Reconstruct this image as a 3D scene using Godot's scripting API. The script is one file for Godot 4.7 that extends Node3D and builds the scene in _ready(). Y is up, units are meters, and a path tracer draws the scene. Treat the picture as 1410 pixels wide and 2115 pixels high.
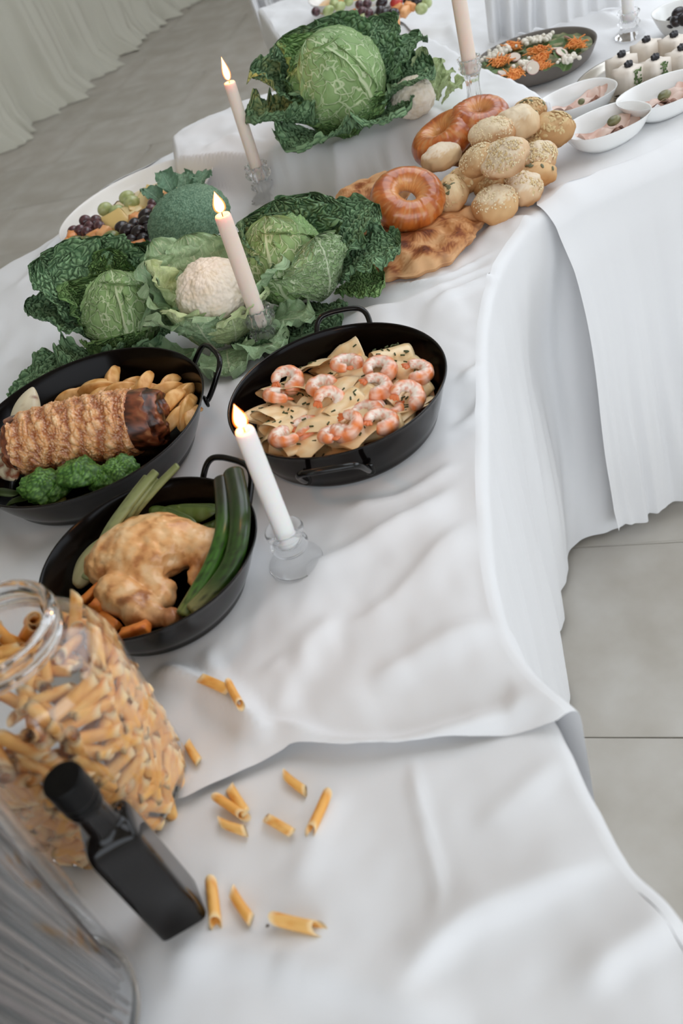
extends Node3D

# ---------- mesh building ----------
class MB:
	var v := PackedVector3Array()
	var n := PackedVector3Array()
	var uv := PackedVector2Array()
	var c := PackedColorArray()
	var idx := PackedInt32Array()

	# surface f(u, v) -> Vector3; the outside is along du x dv. col(u, v, p) -> linear Color
	func grid(nu: int, nv: int, f: Callable, wrap := false, col  = null, xf := Transform3D()) -> void:
		var base := v.size()
		var has: bool = col != null
		for j in nv + 1:
			for i in nu + 1:
				var a := float(i) / nu
				var b := float(j) / nv
				var p: Vector3 = f.call(0.0 if wrap and i == nu else a, b)
				v.append(xf * p)
				uv.append(Vector2(a, b))
				c.append(col.call(a, b, p) if has else Color.WHITE)
		var acc := PackedVector3Array()
		acc.resize((nu + 1) * (nv + 1))
		var w := nu + 1
		for j in nv:
			for i in nu:
				var q := j * w + i
				var pa := v[base + q]
				var pb := v[base + q + 1]
				var pc := v[base + q + w + 1]
				var pd := v[base + q + w]
				var nn := (pc - pa).cross(pd - pb)
				acc[q] += nn
				acc[q + 1] += nn
				acc[q + w] += nn
				acc[q + w + 1] += nn
				idx.append(base + q); idx.append(base + q + w + 1); idx.append(base + q + 1)
				idx.append(base + q); idx.append(base + q + w); idx.append(base + q + w + 1)
		for j in nv + 1:
			if wrap:
				var s := acc[j * w] + acc[j * w + nu]
				acc[j * w] = s
				acc[j * w + nu] = s
			if v[base + j * w].distance_squared_to(v[base + j * w + nu / 2]) < 1e-12 and v[base + j * w].distance_squared_to(v[base + j * w + nu / 3]) < 1e-12:
				var s := Vector3.ZERO
				for i in w:
					s += acc[j * w + i]
				for i in w:
					acc[j * w + i] = s
		for k in acc.size():
			n.append(acc[k].normalized() if acc[k].length_squared() > 1e-24 else Vector3.UP)

	func lathe(prof: Array, seg: int, xf := Transform3D(), col  = null, ripple := 0.0, waves := 0) -> void:
		var m := prof.size() - 1
		grid(seg, m, func(u, t):
			var p: Vector2 = prof[int(round(t * m))]
			var a: float = u * TAU
			var r: float = p.x * (1.0 + (ripple * sin(waves * a) if waves > 0 else 0.0))
			return Vector3(r * cos(a), p.y, -r * sin(a)), true, col, xf)

	# tube along points; rad(t) -> radius (t 0..1), closed by caps
	func tube(pts: Array, rad: Callable, seg := 8, xf := Transform3D(), col  = null, flat := 1.0) -> void:
		var fr := []
		var m := pts.size() - 1
		var nrm := Vector3.ZERO
		for i in m + 1:
			var t: Vector3 = (pts[min(i + 1, m)] - pts[max(i - 1, 0)]).normalized()
			if i == 0:
				nrm = t.cross(Vector3.UP)
				if nrm.length() < 0.1:
					nrm = t.cross(Vector3.RIGHT)
			nrm = (nrm - t * nrm.dot(t)).normalized()
			fr.append([pts[i], nrm, t.cross(nrm), t])
		var rows := m + 4
		grid(seg, rows, func(u, t):
			var k := int(round(t * rows))
			var i := clampi(k - 2, 0, m)
			var e: Array = fr[i]
			var a: float = u * TAU
			var r: float = rad.call(float(i) / m)
			if k == 0 or k == rows:
				r = 0.0
			elif k == 1 or k == rows - 1:
				r *= 0.75
			var out: float = 0.0
			if k <= 1: out = -0.3 if k == 0 else -0.22
			if k >= rows - 1: out = 0.3 if k == rows else 0.22
			return e[0] + e[1] * r * cos(a) + e[2] * r * sin(a) * flat + e[3] * out * rad.call(float(i) / m), true, col, xf)

	# closed rounded body: radius function of direction
	func blob(r: Vector3, nu: int, nv: int, disp  = null, col  = null, xf := Transform3D(), e := 1.0) -> void:
		grid(nu, nv, func(u, t):
			var a: float = u * TAU
			var b: float = (t - 0.5) * PI
			var d := Vector3(cos(a) * cos(b), sin(b), -sin(a) * cos(b))
			if t == 0.0 or t == 1.0:
				d = Vector3(0, signf(t - 0.5), 0)
			var k := 1.0
			if e != 1.0:
				k = pow(pow(absf(d.x), e) + pow(absf(d.y), e) + pow(absf(d.z), e), -1.0 / e)
			if disp != null:
				k += disp.call(d)
			return d * r * k, true, col, xf)

	func mesh(mat: Material = null) -> ArrayMesh:
		var arr := []
		arr.resize(Mesh.ARRAY_MAX)
		arr[Mesh.ARRAY_VERTEX] = v
		arr[Mesh.ARRAY_NORMAL] = n
		arr[Mesh.ARRAY_TEX_UV] = uv
		arr[Mesh.ARRAY_COLOR] = c
		arr[Mesh.ARRAY_INDEX] = idx
		var am := ArrayMesh.new()
		am.add_surface_from_arrays(Mesh.PRIMITIVE_TRIANGLES, arr)
		if mat:
			am.surface_set_material(0, mat)
		return am

	func tri(a: Vector3, b: Vector3, cc: Vector3, col := Color.WHITE) -> void:   # outside by right hand a, b, cc
		var k := v.size()
		var nn := (b - a).cross(cc - a).normalized()
		for p: Vector3 in [a, b, cc]:
			v.append(p); n.append(nn); uv.append(Vector2(p.x, p.z)); c.append(col)
		idx.append(k); idx.append(k + 2); idx.append(k + 1)

	# chamfered convex lump: a box with cut corners, size full, jitter by the random generator
	func chunk(size: Vector3, cut: float, rng: RandomNumberGenerator, jit: float, col := Color.WHITE, xf := Transform3D()) -> void:
		var cor := []
		for k in 8:
			var s := Vector3(-1 if k & 1 else 1, -1 if k & 2 else 1, -1 if k & 4 else 1)
			cor.append(s * size * 0.5 + Vector3(rng.randf_range(-jit, jit), rng.randf_range(-jit, jit), rng.randf_range(-jit, jit)))
		grid(16, 10, func(u, t):
			var a: float = u * TAU
			var b: float = (t - 0.5) * PI
			var d := Vector3(cos(a) * cos(b), sin(b), -sin(a) * cos(b))
			if t == 0.0 or t == 1.0:
				d = Vector3(0, signf(t - 0.5), 0)
			var m: float = maxf(maxf(absf(d.x), absf(d.y)), absf(d.z))
			var q: Vector3 = (d / m).lerp(d, cut)
			var h := q * 0.5 + Vector3(0.5, 0.5, 0.5)
			var p := Vector3.ZERO
			for k in 8:
				p += cor[k] * ((1.0 - h.x) if k & 1 else h.x) * ((1.0 - h.y) if k & 2 else h.y) * ((1.0 - h.z) if k & 4 else h.z)
			return p, true, func(_a, _b, _c): return col, xf)


# ---------- naming ----------
var counts := {}

func numbered(called: String) -> String:
	var k: int = counts.get(called, 0)
	counts[called] = k + 1
	return called if k == 0 else "%s_%03d" % [called, k]

func tag(o: Node3D, label: String, category: String, group := "") -> Node3D:
	o.set_meta("label", label)
	o.set_meta("category", category)
	if group:
		o.set_meta("group", group)
	return o

func thing(called: String, label: String, category: String, at := Transform3D(), group := "") -> Node3D:
	var o := Node3D.new()
	o.name = numbered(called)
	add_child(o)
	o.transform = at
	tag(o, label, category, group)
	return o

func part(called: String, m: Mesh, mat: Material, parent: Node3D, at := Transform3D()) -> MeshInstance3D:
	var o := MeshInstance3D.new()
	o.name = called
	o.mesh = m
	o.layers = 1
	if mat:
		o.set_surface_override_material(0, mat)
	o.transform = at
	parent.add_child(o, true)
	return o

func solo(called: String, m: Mesh, mat: Material, label: String, category: String, at := Transform3D(), group := "") -> MeshInstance3D:
	var o := MeshInstance3D.new()
	o.name = numbered(called)
	o.mesh = m
	if mat:
		o.set_surface_override_material(0, mat)
	add_child(o)
	o.transform = at
	tag(o, label, category, group)
	return o

func struct(called: String, m: Mesh, mat: Material, at := Transform3D()) -> MeshInstance3D:
	var o := MeshInstance3D.new()
	o.name = called
	o.mesh = m
	o.set_surface_override_material(0, mat)
	add_child(o)
	o.transform = at
	o.set_meta("kind", "structure")
	return o

func copy(src: Node3D, at: Transform3D, label := "", group := "") -> Node3D:
	var r: Node3D = src.duplicate()
	var s := String(src.name)
	while s.length() > 4 and s[-4] == "_" and s.right(3).is_valid_int():
		s = s.left(-4)
	r.name = numbered(s)
	add_child(r)
	r.transform = at
	if label: r.set_meta("label", label)
	if group: r.set_meta("group", group)
	return r

func stuff(called: String, m: Mesh, mat: Material, places: Array, parent: Node3D = null) -> MultiMeshInstance3D:
	var mm := MultiMesh.new()
	mm.transform_format = MultiMesh.TRANSFORM_3D
	mm.mesh = m
	mm.instance_count = places.size()
	for i in places.size():
		mm.set_instance_transform(i, places[i])
	var o := MultiMeshInstance3D.new()
	o.multimesh = mm
	o.material_override = mat
	o.set_meta("kind", "stuff")
	if parent:
		o.name = called
		parent.add_child(o, true)
	else:
		o.name = numbered(called)
		add_child(o)
	return o

func rot(yaw := 0.0, pitch := 0.0, roll := 0.0) -> Basis:
	return Basis.from_euler(Vector3(deg_to_rad(pitch), deg_to_rad(yaw), deg_to_rad(roll)))

func put(p: Vector3, yaw := 0.0, pitch := 0.0, roll := 0.0, s := 1.0) -> Transform3D:
	return Transform3D(rot(yaw, pitch, roll).scaled(Vector3(s, s, s)), p)

# x axis along d, y axis as near to up as can be
func along(p: Vector3, d: Vector3, up := Vector3.UP) -> Transform3D:
	var x := d.normalized()
	var z := x.cross(up).normalized()
	return Transform3D(Basis(x, z.cross(x), z), p)

# ---------- materials ----------
func lin(hex: String) -> Color:
	return Color(hex).srgb_to_linear()

func mat(hex: String, rough := 0.6, spec := 0.5) -> StandardMaterial3D:
	var m := StandardMaterial3D.new()
	m.albedo_color = Color(hex)
	m.roughness = rough
	m.metallic_specular = spec
	return m

func vmat(rough := 0.6, spec := 0.5) -> StandardMaterial3D:
	var m := mat("ffffff", rough, spec)
	m.vertex_color_use_as_albedo = true
	return m

func coat(m: StandardMaterial3D, amount: float, r: float) -> StandardMaterial3D:
	m.clearcoat_enabled = true
	m.clearcoat = amount
	m.clearcoat_roughness = r
	return m

func pane(hex: String, alpha: float) -> StandardMaterial3D:
	var m := mat(hex, 0.02)
	m.albedo_color.a = alpha
	m.transparency = BaseMaterial3D.TRANSPARENCY_ALPHA
	return m

func crystal(alpha := 0.0) -> StandardMaterial3D:
	var m := mat("ffffff", 0.02)
	m.albedo_color.a = alpha
	m.transparency = BaseMaterial3D.TRANSPARENCY_ALPHA
	m.refraction_enabled = true
	m.refraction_scale = 0.05
	return m

func noise(kind: int, freq: float, s := 1, oct := 1) -> FastNoiseLite:
	var f := FastNoiseLite.new()
	f.noise_type = kind
	f.frequency = freq
	f.seed = s
	f.fractal_type = FastNoiseLite.FRACTAL_FBM if oct > 1 else FastNoiseLite.FRACTAL_NONE
	f.fractal_octaves = oct
	return f

func cells(freq: float, s := 1, ret := FastNoiseLite.RETURN_DISTANCE) -> FastNoiseLite:
	var f := noise(FastNoiseLite.TYPE_CELLULAR, freq, s)
	f.cellular_return_type = ret
	f.cellular_distance_function = FastNoiseLite.DISTANCE_EUCLIDEAN
	return f

func noise_tex(f: FastNoiseLite, a := "000000", b := "ffffff", size := 512) -> NoiseTexture2D:
	var t := NoiseTexture2D.new()
	t.width = size
	t.height = size
	t.seamless = true
	t.noise = f
	var g := Gradient.new()
	g.set_color(0, Color(a))
	g.set_color(1, Color(b))
	t.color_ramp = g
	return t

# fine relief on any material: scale = repeats per metre, depth in centimetres
func relief(m: StandardMaterial3D, t: Texture2D, scale: float, depth: float) -> StandardMaterial3D:
	m.heightmap_enabled = true
	m.heightmap_texture = t
	m.heightmap_scale = depth
	m.uv1_triplanar = true
	m.uv1_scale = Vector3.ONE * scale
	return m

func smooth(a: float, b: float, x: float) -> float:
	return smoothstep(a, b, x)

# Catmull-Rom through points, step metres apart
func spline2(pts: Array, step: float) -> Array:
	var out := []
	for i in pts.size() - 1:
		var p0: Vector2 = pts[max(i - 1, 0)]
		var p1: Vector2 = pts[i]
		var p2: Vector2 = pts[i + 1]
		var p3: Vector2 = pts[min(i + 2, pts.size() - 1)]
		var k := maxi(1, int(ceil(p1.distance_to(p2) / step)))
		for j in k:
			out.append(p1.cubic_interpolate(p2, p0, p3, float(j) / k))
	out.append(pts[-1])
	return out

func spline3(pts: Array, n: int) -> Array:
	var out := []
	var m := pts.size() - 1
	for k in n + 1:
		var t := float(k) / n * m
		var i := mini(int(t), m - 1)
		var p0: Vector3 = pts[max(i - 1, 0)]
		var p3: Vector3 = pts[min(i + 2, m)]
		out.append((pts[i] as Vector3).cubic_interpolate(pts[i + 1], p0, p3, t - i))
	return out

# surface nets of a field that is negative inside
func nets(field: Callable, lo: Vector3, hi: Vector3, cell: float, color: Callable) -> MB:
	var nx := int((hi.x - lo.x) / cell) + 1
	var ny := int((hi.y - lo.y) / cell) + 1
	var nz := int((hi.z - lo.z) / cell) + 1
	var val := PackedFloat32Array()
	val.resize(nx * ny * nz)
	for k in nz:
		for j in ny:
			for i in nx:
				val[(k * ny + j) * nx + i] = field.call(lo + Vector3(i, j, k) * cell)
	var mb := MB.new()
	var at := {}
	for k in nz - 1:
		for j in ny - 1:
			for i in nx - 1:
				var b := (k * ny + j) * nx + i
				var sum := Vector3.ZERO
				var cnt := 0
				for e in EDGES:
					var o0: Vector3i = e[0]
					var o1: Vector3i = e[1]
					var f0 := val[b + (o0.z * ny + o0.y) * nx + o0.x]
					var f1 := val[b + (o1.z * ny + o1.y) * nx + o1.x]
					if (f0 < 0.0) != (f1 < 0.0):
						sum += Vector3(o0).lerp(Vector3(o1), f0 / (f0 - f1))
						cnt += 1
				if cnt:
					var p := lo + (Vector3(i, j, k) + sum / cnt) * cell
					at[b] = mb.v.size()
					mb.v.append(p)
					var h := cell * 0.6
					mb.n.append(Vector3(field.call(p + Vector3(h, 0, 0)) - field.call(p - Vector3(h, 0, 0)), field.call(p + Vector3(0, h, 0)) - field.call(p - Vector3(0, h, 0)), field.call(p + Vector3(0, 0, h)) - field.call(p - Vector3(0, 0, h))).normalized())
					mb.uv.append(Vector2(p.x, p.z))
					mb.c.append(color.call(p))
	var st := [1, nx, nx * ny]
	for b: int in at:
		for ax in 3:
			var other := b + int(st[ax])
			if (val[b] < 0.0) == (val[other] < 0.0):
				continue
			var s1: int = st[(ax + 1) % 3]
			var s2: int = st[(ax + 2) % 3]
			if not (at.has(b - s1) and at.has(b - s2) and at.has(b - s1 - s2)):
				continue
			var q := [at[b], at[b - s1], at[b - s1 - s2], at[b - s2]]
			if val[b] < 0.0:
				q = [q[0], q[3], q[2], q[1]]
			for t: int in [0, 1, 2, 0, 2, 3]:
				mb.idx.append(q[t])
	return mb

const EDGES := [
	[Vector3i(0, 0, 0), Vector3i(1, 0, 0)], [Vector3i(0, 1, 0), Vector3i(1, 1, 0)], [Vector3i(0, 0, 1), Vector3i(1, 0, 1)], [Vector3i(0, 1, 1), Vector3i(1, 1, 1)],
	[Vector3i(0, 0, 0), Vector3i(0, 1, 0)], [Vector3i(1, 0, 0), Vector3i(1, 1, 0)], [Vector3i(0, 0, 1), Vector3i(0, 1, 1)], [Vector3i(1, 0, 1), Vector3i(1, 1, 1)],
	[Vector3i(0, 0, 0), Vector3i(0, 0, 1)], [Vector3i(1, 0, 0), Vector3i(1, 0, 1)], [Vector3i(0, 1, 0), Vector3i(0, 1, 1)], [Vector3i(1, 1, 0), Vector3i(1, 1, 1)],
]

func capsule(p: Vector3, a: Vector3, b: Vector3, ra: float, rb: float) -> float:
	var ab := b - a
	var t := clampf((p - a).dot(ab) / ab.length_squared(), 0.0, 1.0)
	return p.distance_to(a + ab * t) - lerpf(ra, rb, t)

func ell(p: Vector3, c: Vector3, r: Vector3) -> float:
	var q := (p - c) / r
	return (q.length() - 1.0) * minf(r.x, minf(r.y, r.z))

func smin(a: float, b: float, k: float) -> float:
	var h := clampf(0.5 + 0.5 * (b - a) / k, 0.0, 1.0)
	return lerpf(b, a, h) - k * h * (1.0 - h)

func pick(a: Array, r: RandomNumberGenerator) -> Variant:
	return a[r.randi() % a.size()]

var rng := RandomNumberGenerator.new()
var M := {}

func _ready() -> void:
	rng.seed = 20240
	# ----- camera, sky, exposure -----
	var cam := Camera3D.new()
	cam.name = "camera"
	add_child(cam)
	cam.keep_aspect = Camera3D.KEEP_HEIGHT
	cam.near = 0.05
	cam.far = 60.0
	var look := CameraAttributesPhysical.new()
	look.frustum_focal_length = 12.0 / tan(deg_to_rad(54.4379) * 0.5)
	look.frustum_focus_distance = 1.5
	look.exposure_aperture = 3.4
	look.frustum_near = 0.05
	look.frustum_far = 60.0
	cam.attributes = look
	cam.fov = 54.4379
	cam.transform = Transform3D(Vector3(0.946930, -0.247136, 0.205541), Vector3(0.321439, 0.728039, -0.605504), Vector3(-0.000000, 0.639439, 0.768842), Vector3(0.0000, 1.5300, 0.0000))
	cam.current = true
	var we := WorldEnvironment.new()
	we.name = "daylight"
	var env := Environment.new()
	env.background_mode = Environment.BG_SKY
	var sky := Sky.new()
	var sm := ProceduralSkyMaterial.new()
	sm.sky_top_color = Color(0.93, 0.955, 0.985)
	sm.sky_horizon_color = Color(0.90, 0.95, 1.0)
	sm.ground_horizon_color = Color(0.80, 0.79, 0.76)
	sm.ground_bottom_color = Color(0.62, 0.60, 0.56)
	sky.sky_material = sm
	env.sky = sky
	env.tonemap_mode = Environment.TONE_MAPPER_LINEAR
	env.tonemap_exposure = 2.68
	env.sdfgi_enabled = true
	env.ssao_enabled = true
	env.ssil_enabled = true
	we.environment = env
	add_child(we)

	materials()
	room()
	cloths()
	pans()
	roast_dish()
	chicken_dish()
	pasta_dish()
	jars()
	loose_penne()
	candles()
	cabbages()
	cauliflowers()
	fruit()
	breads()
	far_table()

func box(size: Vector3) -> BoxMesh:
	var b := BoxMesh.new()
	b.size = size
	return b

func materials() -> void:
	M.plaster_warm = mat("c6ab86", 0.9)
	M.plaster = mat("ebe9e5", 0.9)
	M.cloth = mat("efeff0", 0.85, 0.3)
	M.cloth.rim_enabled = true
	M.cloth.rim = 0.25
	M.sheer = mat("c9c6b8", 0.9, 0.2)
	M.sheer.backlight_enabled = true
	M.sheer.backlight = Color(0.4, 0.4, 0.38)
	M.tile = mat("c9c5be", 0.5, 0.4)
	M.tile.uv1_triplanar = true
	M.tile.uv1_scale = Vector3.ONE * 1.3
	M.tile.albedo_texture = noise_tex(noise(FastNoiseLite.TYPE_SIMPLEX, 0.006, 31, 5), "e4e0da", "ffffff", 512)
	M.grout = mat("8f887f", 0.9)
	M.enamel = mat("0d0908", 0.10, 0.4)
	M.enamel_in = mat("0a0605", 0.16, 0.25)
	M.rod = mat("0c0a09", 0.14, 0.45)
	M.glass = pane("f4faf8", 0.02)
	M.crystal = crystal()
	M.cut_glass = crystal(0.06)
	M.clear_glass = crystal(0.07)
	M.clear_glass.refraction_scale = 0.018
	M.cut_glass.refraction_scale = 0.035

# ---------- the room ----------
func room() -> void:
	var x0 := -4.6
	var x1 := 4.6
	var z0 := -9.4
	var z1 := 2.6
	var hh := 3.3
	var t := 0.25
	# floor: a slab with large tiles laid on it, turned as in the hall
	var slab := struct("floor", box(Vector3(x1 - x0 + 2 * t, 0.2, z1 - z0 + 2 * t)), M.grout, Transform3D(Basis(), Vector3((x0 + x1) / 2, -0.115, (z0 + z1) / 2)))
	var dir := Vector2(0.9245, 0.381)
	var nrm := Vector2(-0.381, 0.9245)
	var o := Vector2(0.252, -1.042)
	var wd := 0.478
	var ln := 1.434
	var meshes := []
	for k in 4:
		var mb := MB.new()
		var r2 := RandomNumberGenerator.new()
		r2.seed = 60 + k
		mb.chunk(Vector3(ln - 0.003, 0.012, wd - 0.003), 0.0, r2, 0.0002, [Color(1, 1, 1), Color(0.965, 0.96, 0.955), Color(0.985, 0.99, 0.99), Color(0.94, 0.94, 0.93)][k])
		meshes.append(mb.mesh())
	M.tile.vertex_color_use_as_albedo = true
	var ang := -atan2(dir.y, dir.x)
	for j in range(-16, 16):
		for i in range(-8, 8):
			var c := o + nrm * (j + 0.5) * wd + dir * ((i + (0.5 if j & 1 else 0.13)) * ln + 0.9)
			if c.x < x0 + 0.1 or c.x > x1 - 0.1 or c.y < z0 + 0.1 or c.y > z1 - 0.1:
				continue
			part("floor_tile", meshes[absi(i * 3 + j * 5 + i * j) % 4], M.tile, slab, Transform3D(Basis(Vector3.UP, ang), Vector3(c.x, -0.006, c.y) - slab.position))
	# ceiling with a long roof light over the tables
	var wc := _walls([[5.4, -5.0, -0.9, 7.9]], z0 - t, z1 + t, x1 - x0 + 2 * t, t)
	struct("ceiling", wc, M.plaster, Transform3D(Basis(Vector3(0, 0, 1), -PI / 2), Vector3(x0 - t, hh + t / 2, 0)))
	struct("wall_left", box(Vector3(t, hh, z1 - z0)), M.plaster_warm, Transform3D(Basis(), Vector3(x0 - t / 2, hh / 2, (z0 + z1) / 2)))
	struct("wall_back", box(Vector3(x1 - x0 + 2 * t, hh, t)), M.plaster_warm, Transform3D(Basis(), Vector3((x0 + x1) / 2, hh / 2, z0 - t / 2)))
	# right wall and front wall: long window bands, daylight comes in through them
	var wr := _walls([[1.3, -6.6, 0.4, 3.15]], z0, z1, hh, t)
	struct("wall_right", wr, M.plaster, Transform3D(Basis(), Vector3(x1 + t / 2, 0, 0)))
	var wf := _walls([[0.5, -3.9, 3.2, 3.1]], x0 - t, x1 + t, hh, t)
	struct("wall_front", wf, M.plaster, Transform3D(Basis(Vector3.UP, -PI / 2), Vector3(0, 0, z1 + t / 2)))
	# sheer curtain along the left
	var mb := MB.new()
	var a := Vector2(-3.4, -2.2)
	var b := Vector2(-0.034, -7.29)
	var e := Vector2(0.8, -8.55)
	var nz := noise(FastNoiseLite.TYPE_SIMPLEX, 1.0, 77, 2)
	var total := a.distance_to(e)
	var d2 := (b - a).normalized()
	var n2 := Vector2(-d2.y, d2.x)
	if n2.x < 0: n2 = -n2
	mb.grid(560, 44, func(u, v):
		var s: float = u * total
		var y: float = 2.9 * (1.0 - pow(1.0 - v, 1.6))
		var low: float = clampf(1.0 - y / 0.9, 0.0, 1.0)
		var f: float = sin(s * 14.0 + 2.2 * nz.get_noise_2d(s * 0.9, 3.0)) * 0.5 + nz.get_noise_2d(s * 2.4, y * 0.25) * 0.9 + nz.get_noise_2d(s * 7.0, y * 0.4) * 0.45
		var off: float = 0.055 * f + low * low * (0.05 + 0.05 * nz.get_noise_2d(s * 5.0, 9.0))
		if y < 0.05:
			off += (0.05 - y) * (1.3 + 1.6 * nz.get_noise_2d(s * 9.0, 1.0))
			y = maxf(0.004, y + 0.012 * nz.get_noise_2d(s * 13.0, 5.0))
		var q: Vector2 = a + d2 * s + n2 * off
		return Vector3(q.x, y, q.y))
	solo("curtain", mb.mesh(), M.sheer, "off-white sheer curtain with a ruffled hem pooling on the brown-grey floor", "curtain")

# a wall in the y-z plane, thick along x, with rectangular openings [y0, z0, z1, y1]
func _walls(op: Array, z0: float, z1: float, hh: float, t: float) -> ArrayMesh:
	var st := MB.new()
	var r2 := RandomNumberGenerator.new()
	r2.seed = 1
	var w: Array = op[0]
	for q in [[0.0, hh, z0, w[1]], [0.0, hh, w[2], z1], [0.0, w[0], w[1], w[2]], [w[3], hh, w[1], w[2]]]:
		st.chunk(Vector3(t, q[1] - q[0], q[3] - q[2]), 0.0, r2, 0.0, Color.WHITE, Transform3D(Basis(), Vector3(0, (q[0] + q[1]) / 2, (q[2] + q[3]) / 2)))
	return st.mesh()

# ---------- tablecloths ----------
# ridge: [points, height, width on the left, width on the right]; the height fades to nothing at both ends
func _ridges(hgt: PackedFloat32Array, nx: int, nz: int, o: Vector2, cell: float, list: Array) -> void:
	for r in list:
		var pts: Array = spline2(r[0], 0.012)
		var amp: float = r[1]
		var wl: float = r[2]
		var wr: float = r[3]
		var far := maxf(wl, wr) * 2.4
		var lo: Vector2 = pts[0]
		var hi: Vector2 = pts[0]
		for p: Vector2 in pts:
			lo = lo.min(p)
			hi = hi.max(p)
		var m := pts.size() - 1
		for k in range(maxi(0, int((lo.y - far - o.y) / cell)), mini(nz, int((hi.y + far - o.y) / cell) + 1)):
			for i in range(maxi(0, int((lo.x - far - o.x) / cell)), mini(nx, int((hi.x + far - o.x) / cell) + 1)):
				var p := o + Vector2(i, k) * cell
				var best := 1e9
				var at := 0.0
				var side := 1.0
				for j in m:
					var a: Vector2 = pts[j]
					var d: Vector2 = pts[j + 1] - a
					var t := clampf((p - a).dot(d) / d.length_squared(), 0.0, 1.0)
					var q := p - a - d * t
					if q.length_squared() < best:
						best = q.length_squared()
						at = (j + t) / m
						side = signf(d.cross(q))
				var w := wl if side < 0.0 else wr
				var e := sqrt(best) / w
				if e < 2.4:
					hgt[k * nx + i] += amp * exp(-e * e) * smooth(0.0, 0.25, at) * smooth(0.0, 0.3, 1.0 - at)

# top of a cloth: heights on a grid inside an outline. Returns {mesh builder, sampler}
func _top(outline: Array, lo: Vector2, hi: Vector2, cell: float, base: float, extra: Callable, ridges: Array) -> Array:
	var nx := int((hi.x - lo.x) / cell) + 1
	var nz := int((hi.y - lo.y) / cell) + 1
	var hgt := PackedFloat32Array()
	hgt.resize(nx * nz)
	for k in nz:
		for i in nx:
			hgt[k * nx + i] = extra.call(lo.x + i * cell, lo.y + k * cell)
	_ridges(hgt, nx, nz, lo, cell, ridges)
	var poly := PackedVector2Array(outline)
	var inside := PackedByteArray()
	inside.resize(nx * nz)
	for k in nz:
		var y := lo.y + k * cell
		var cross := []
		for j in poly.size():
			var e0 := poly[j]
			var e1 := poly[(j + 1) % poly.size()]
			if (e0.y > y) != (e1.y > y):
				cross.append(e0.x + (y - e0.y) / (e1.y - e0.y) * (e1.x - e0.x))
		cross.sort()
		for j in range(0, cross.size() - 1, 2):
			for i in range(maxi(0, int(ceil((cross[j] - lo.x) / cell))), mini(nx, int(floor((cross[j + 1] - lo.x) / cell)) + 1)):
				inside[k * nx + i] = 1
	var sample := func(p: Vector2) -> float:
		var g := (p - lo) / cell
		var i := clampi(int(g.x), 0, nx - 2)
		var k := clampi(int(g.y), 0, nz - 2)
		var fx := clampf(g.x - i, 0, 1)
		var fz := clampf(g.y - k, 0, 1)
		var q := k * nx + i
		return lerpf(lerpf(hgt[q], hgt[q + 1], fx), lerpf(hgt[q + nx], hgt[q + nx + 1], fx), fz)
	var mb := MB.new()
	var id := PackedInt32Array()
	id.resize(nx * nz)
	id.fill(-1)
	for k in range(1, nz - 1):
		for i in range(1, nx - 1):
			var q := k * nx + i
			var p := lo + Vector2(i, k) * cell
			if not inside[q]:
				var near := false
				for b in [-1, 1, -nx, nx, -nx - 1, -nx + 1, nx - 1, nx + 1]:
					if inside[q + int(b)]:
						near = true
						break
				if not near:
					continue
				var best := 1e9
				var at := p
				for j in poly.size():
					var c := Geometry2D.get_closest_point_to_segment(p, poly[j], poly[(j + 1) % poly.size()])
					if c.distance_squared_to(p) < best:
						best = c.distance_squared_to(p)
						at = c
				p = at
			id[q] = mb.v.size()
			mb.v.append(Vector3(p.x, base + (hgt[q] if inside[q] else sample.call(p)), p.y))
			mb.n.append(Vector3(hgt[q - 1] - hgt[q + 1], 2.0 * cell, hgt[q - nx] - hgt[q + nx]).normalized())
			mb.uv.append(p)
			mb.c.append(Color.WHITE)
	for k in nz - 1:
		for i in nx - 1:
			var q := k * nx + i
			var a := id[q]
			var b := id[q + 1]
			var c := id[q + nx]
			var d := id[q + nx + 1]
			if a >= 0 and b >= 0 and c >= 0 and (inside[q] or inside[q + 1] or inside[q + nx]):
				mb.idx.append(a); mb.idx.append(b); mb.idx.append(c)
			if b >= 0 and d >= 0 and c >= 0 and (inside[q + 1] or inside[q + nx] or inside[q + nx + 1]):
				mb.idx.append(b); mb.idx.append(d); mb.idx.append(c)
	return [mb, sample]

# cloth hanging from an edge line; outwards is to the right of the direction of travel seen from above (x right, z down)
func _skirt(mb: MB, line: Array, base: float, sample: Callable, hem: Callable, fold: Callable, off: float, start  = null) -> void:
	var pts := spline2(line, 0.005)
	var m := pts.size() - 1
	var dist := [0.0]
	for i in m:
		dist.append(dist[-1] + (pts[i] as Vector2).distance_to(pts[i + 1]))
	var nr := []
	for i in m + 1:
		var t: Vector2 = ((pts[mini(i + 3, m)] as Vector2) - pts[maxi(i - 3, 0)]).normalized()
		nr.append(Vector2(-t.y, t.x))
	var rr := 0.014
	mb.grid(m, 72, func(u, w):
		var i := int(round(u * m))
		var s0: float = dist[i]
		var depth: float = base - hem.call(s0)
		var s: float = w * w * 0.45 * depth + w * 0.55 * depth
		var p: Vector2 = pts[i]
		var q: Vector2 = nr[i]
		var a: float = minf(s / rr, PI / 2)
		var drop: float = rr * (1.0 - cos(a)) + maxf(0.0, s - rr * PI / 2)
		var e: float = rr * sin(a) + off * smooth(0.0, 0.04, s) + fold.call(s0, s) * smooth(0.0, 0.12, s)
		var tw := 0.0
		if start != null:
			tw = start.call(s0, s)
		var tang := Vector2(q.y, -q.x)
		var g: Vector2 = p + q * e + tang * tw
		return Vector3(g.x, maxf(base + sample.call(p) * exp(-s * 30.0) - drop, 0.003), g.y))

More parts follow.
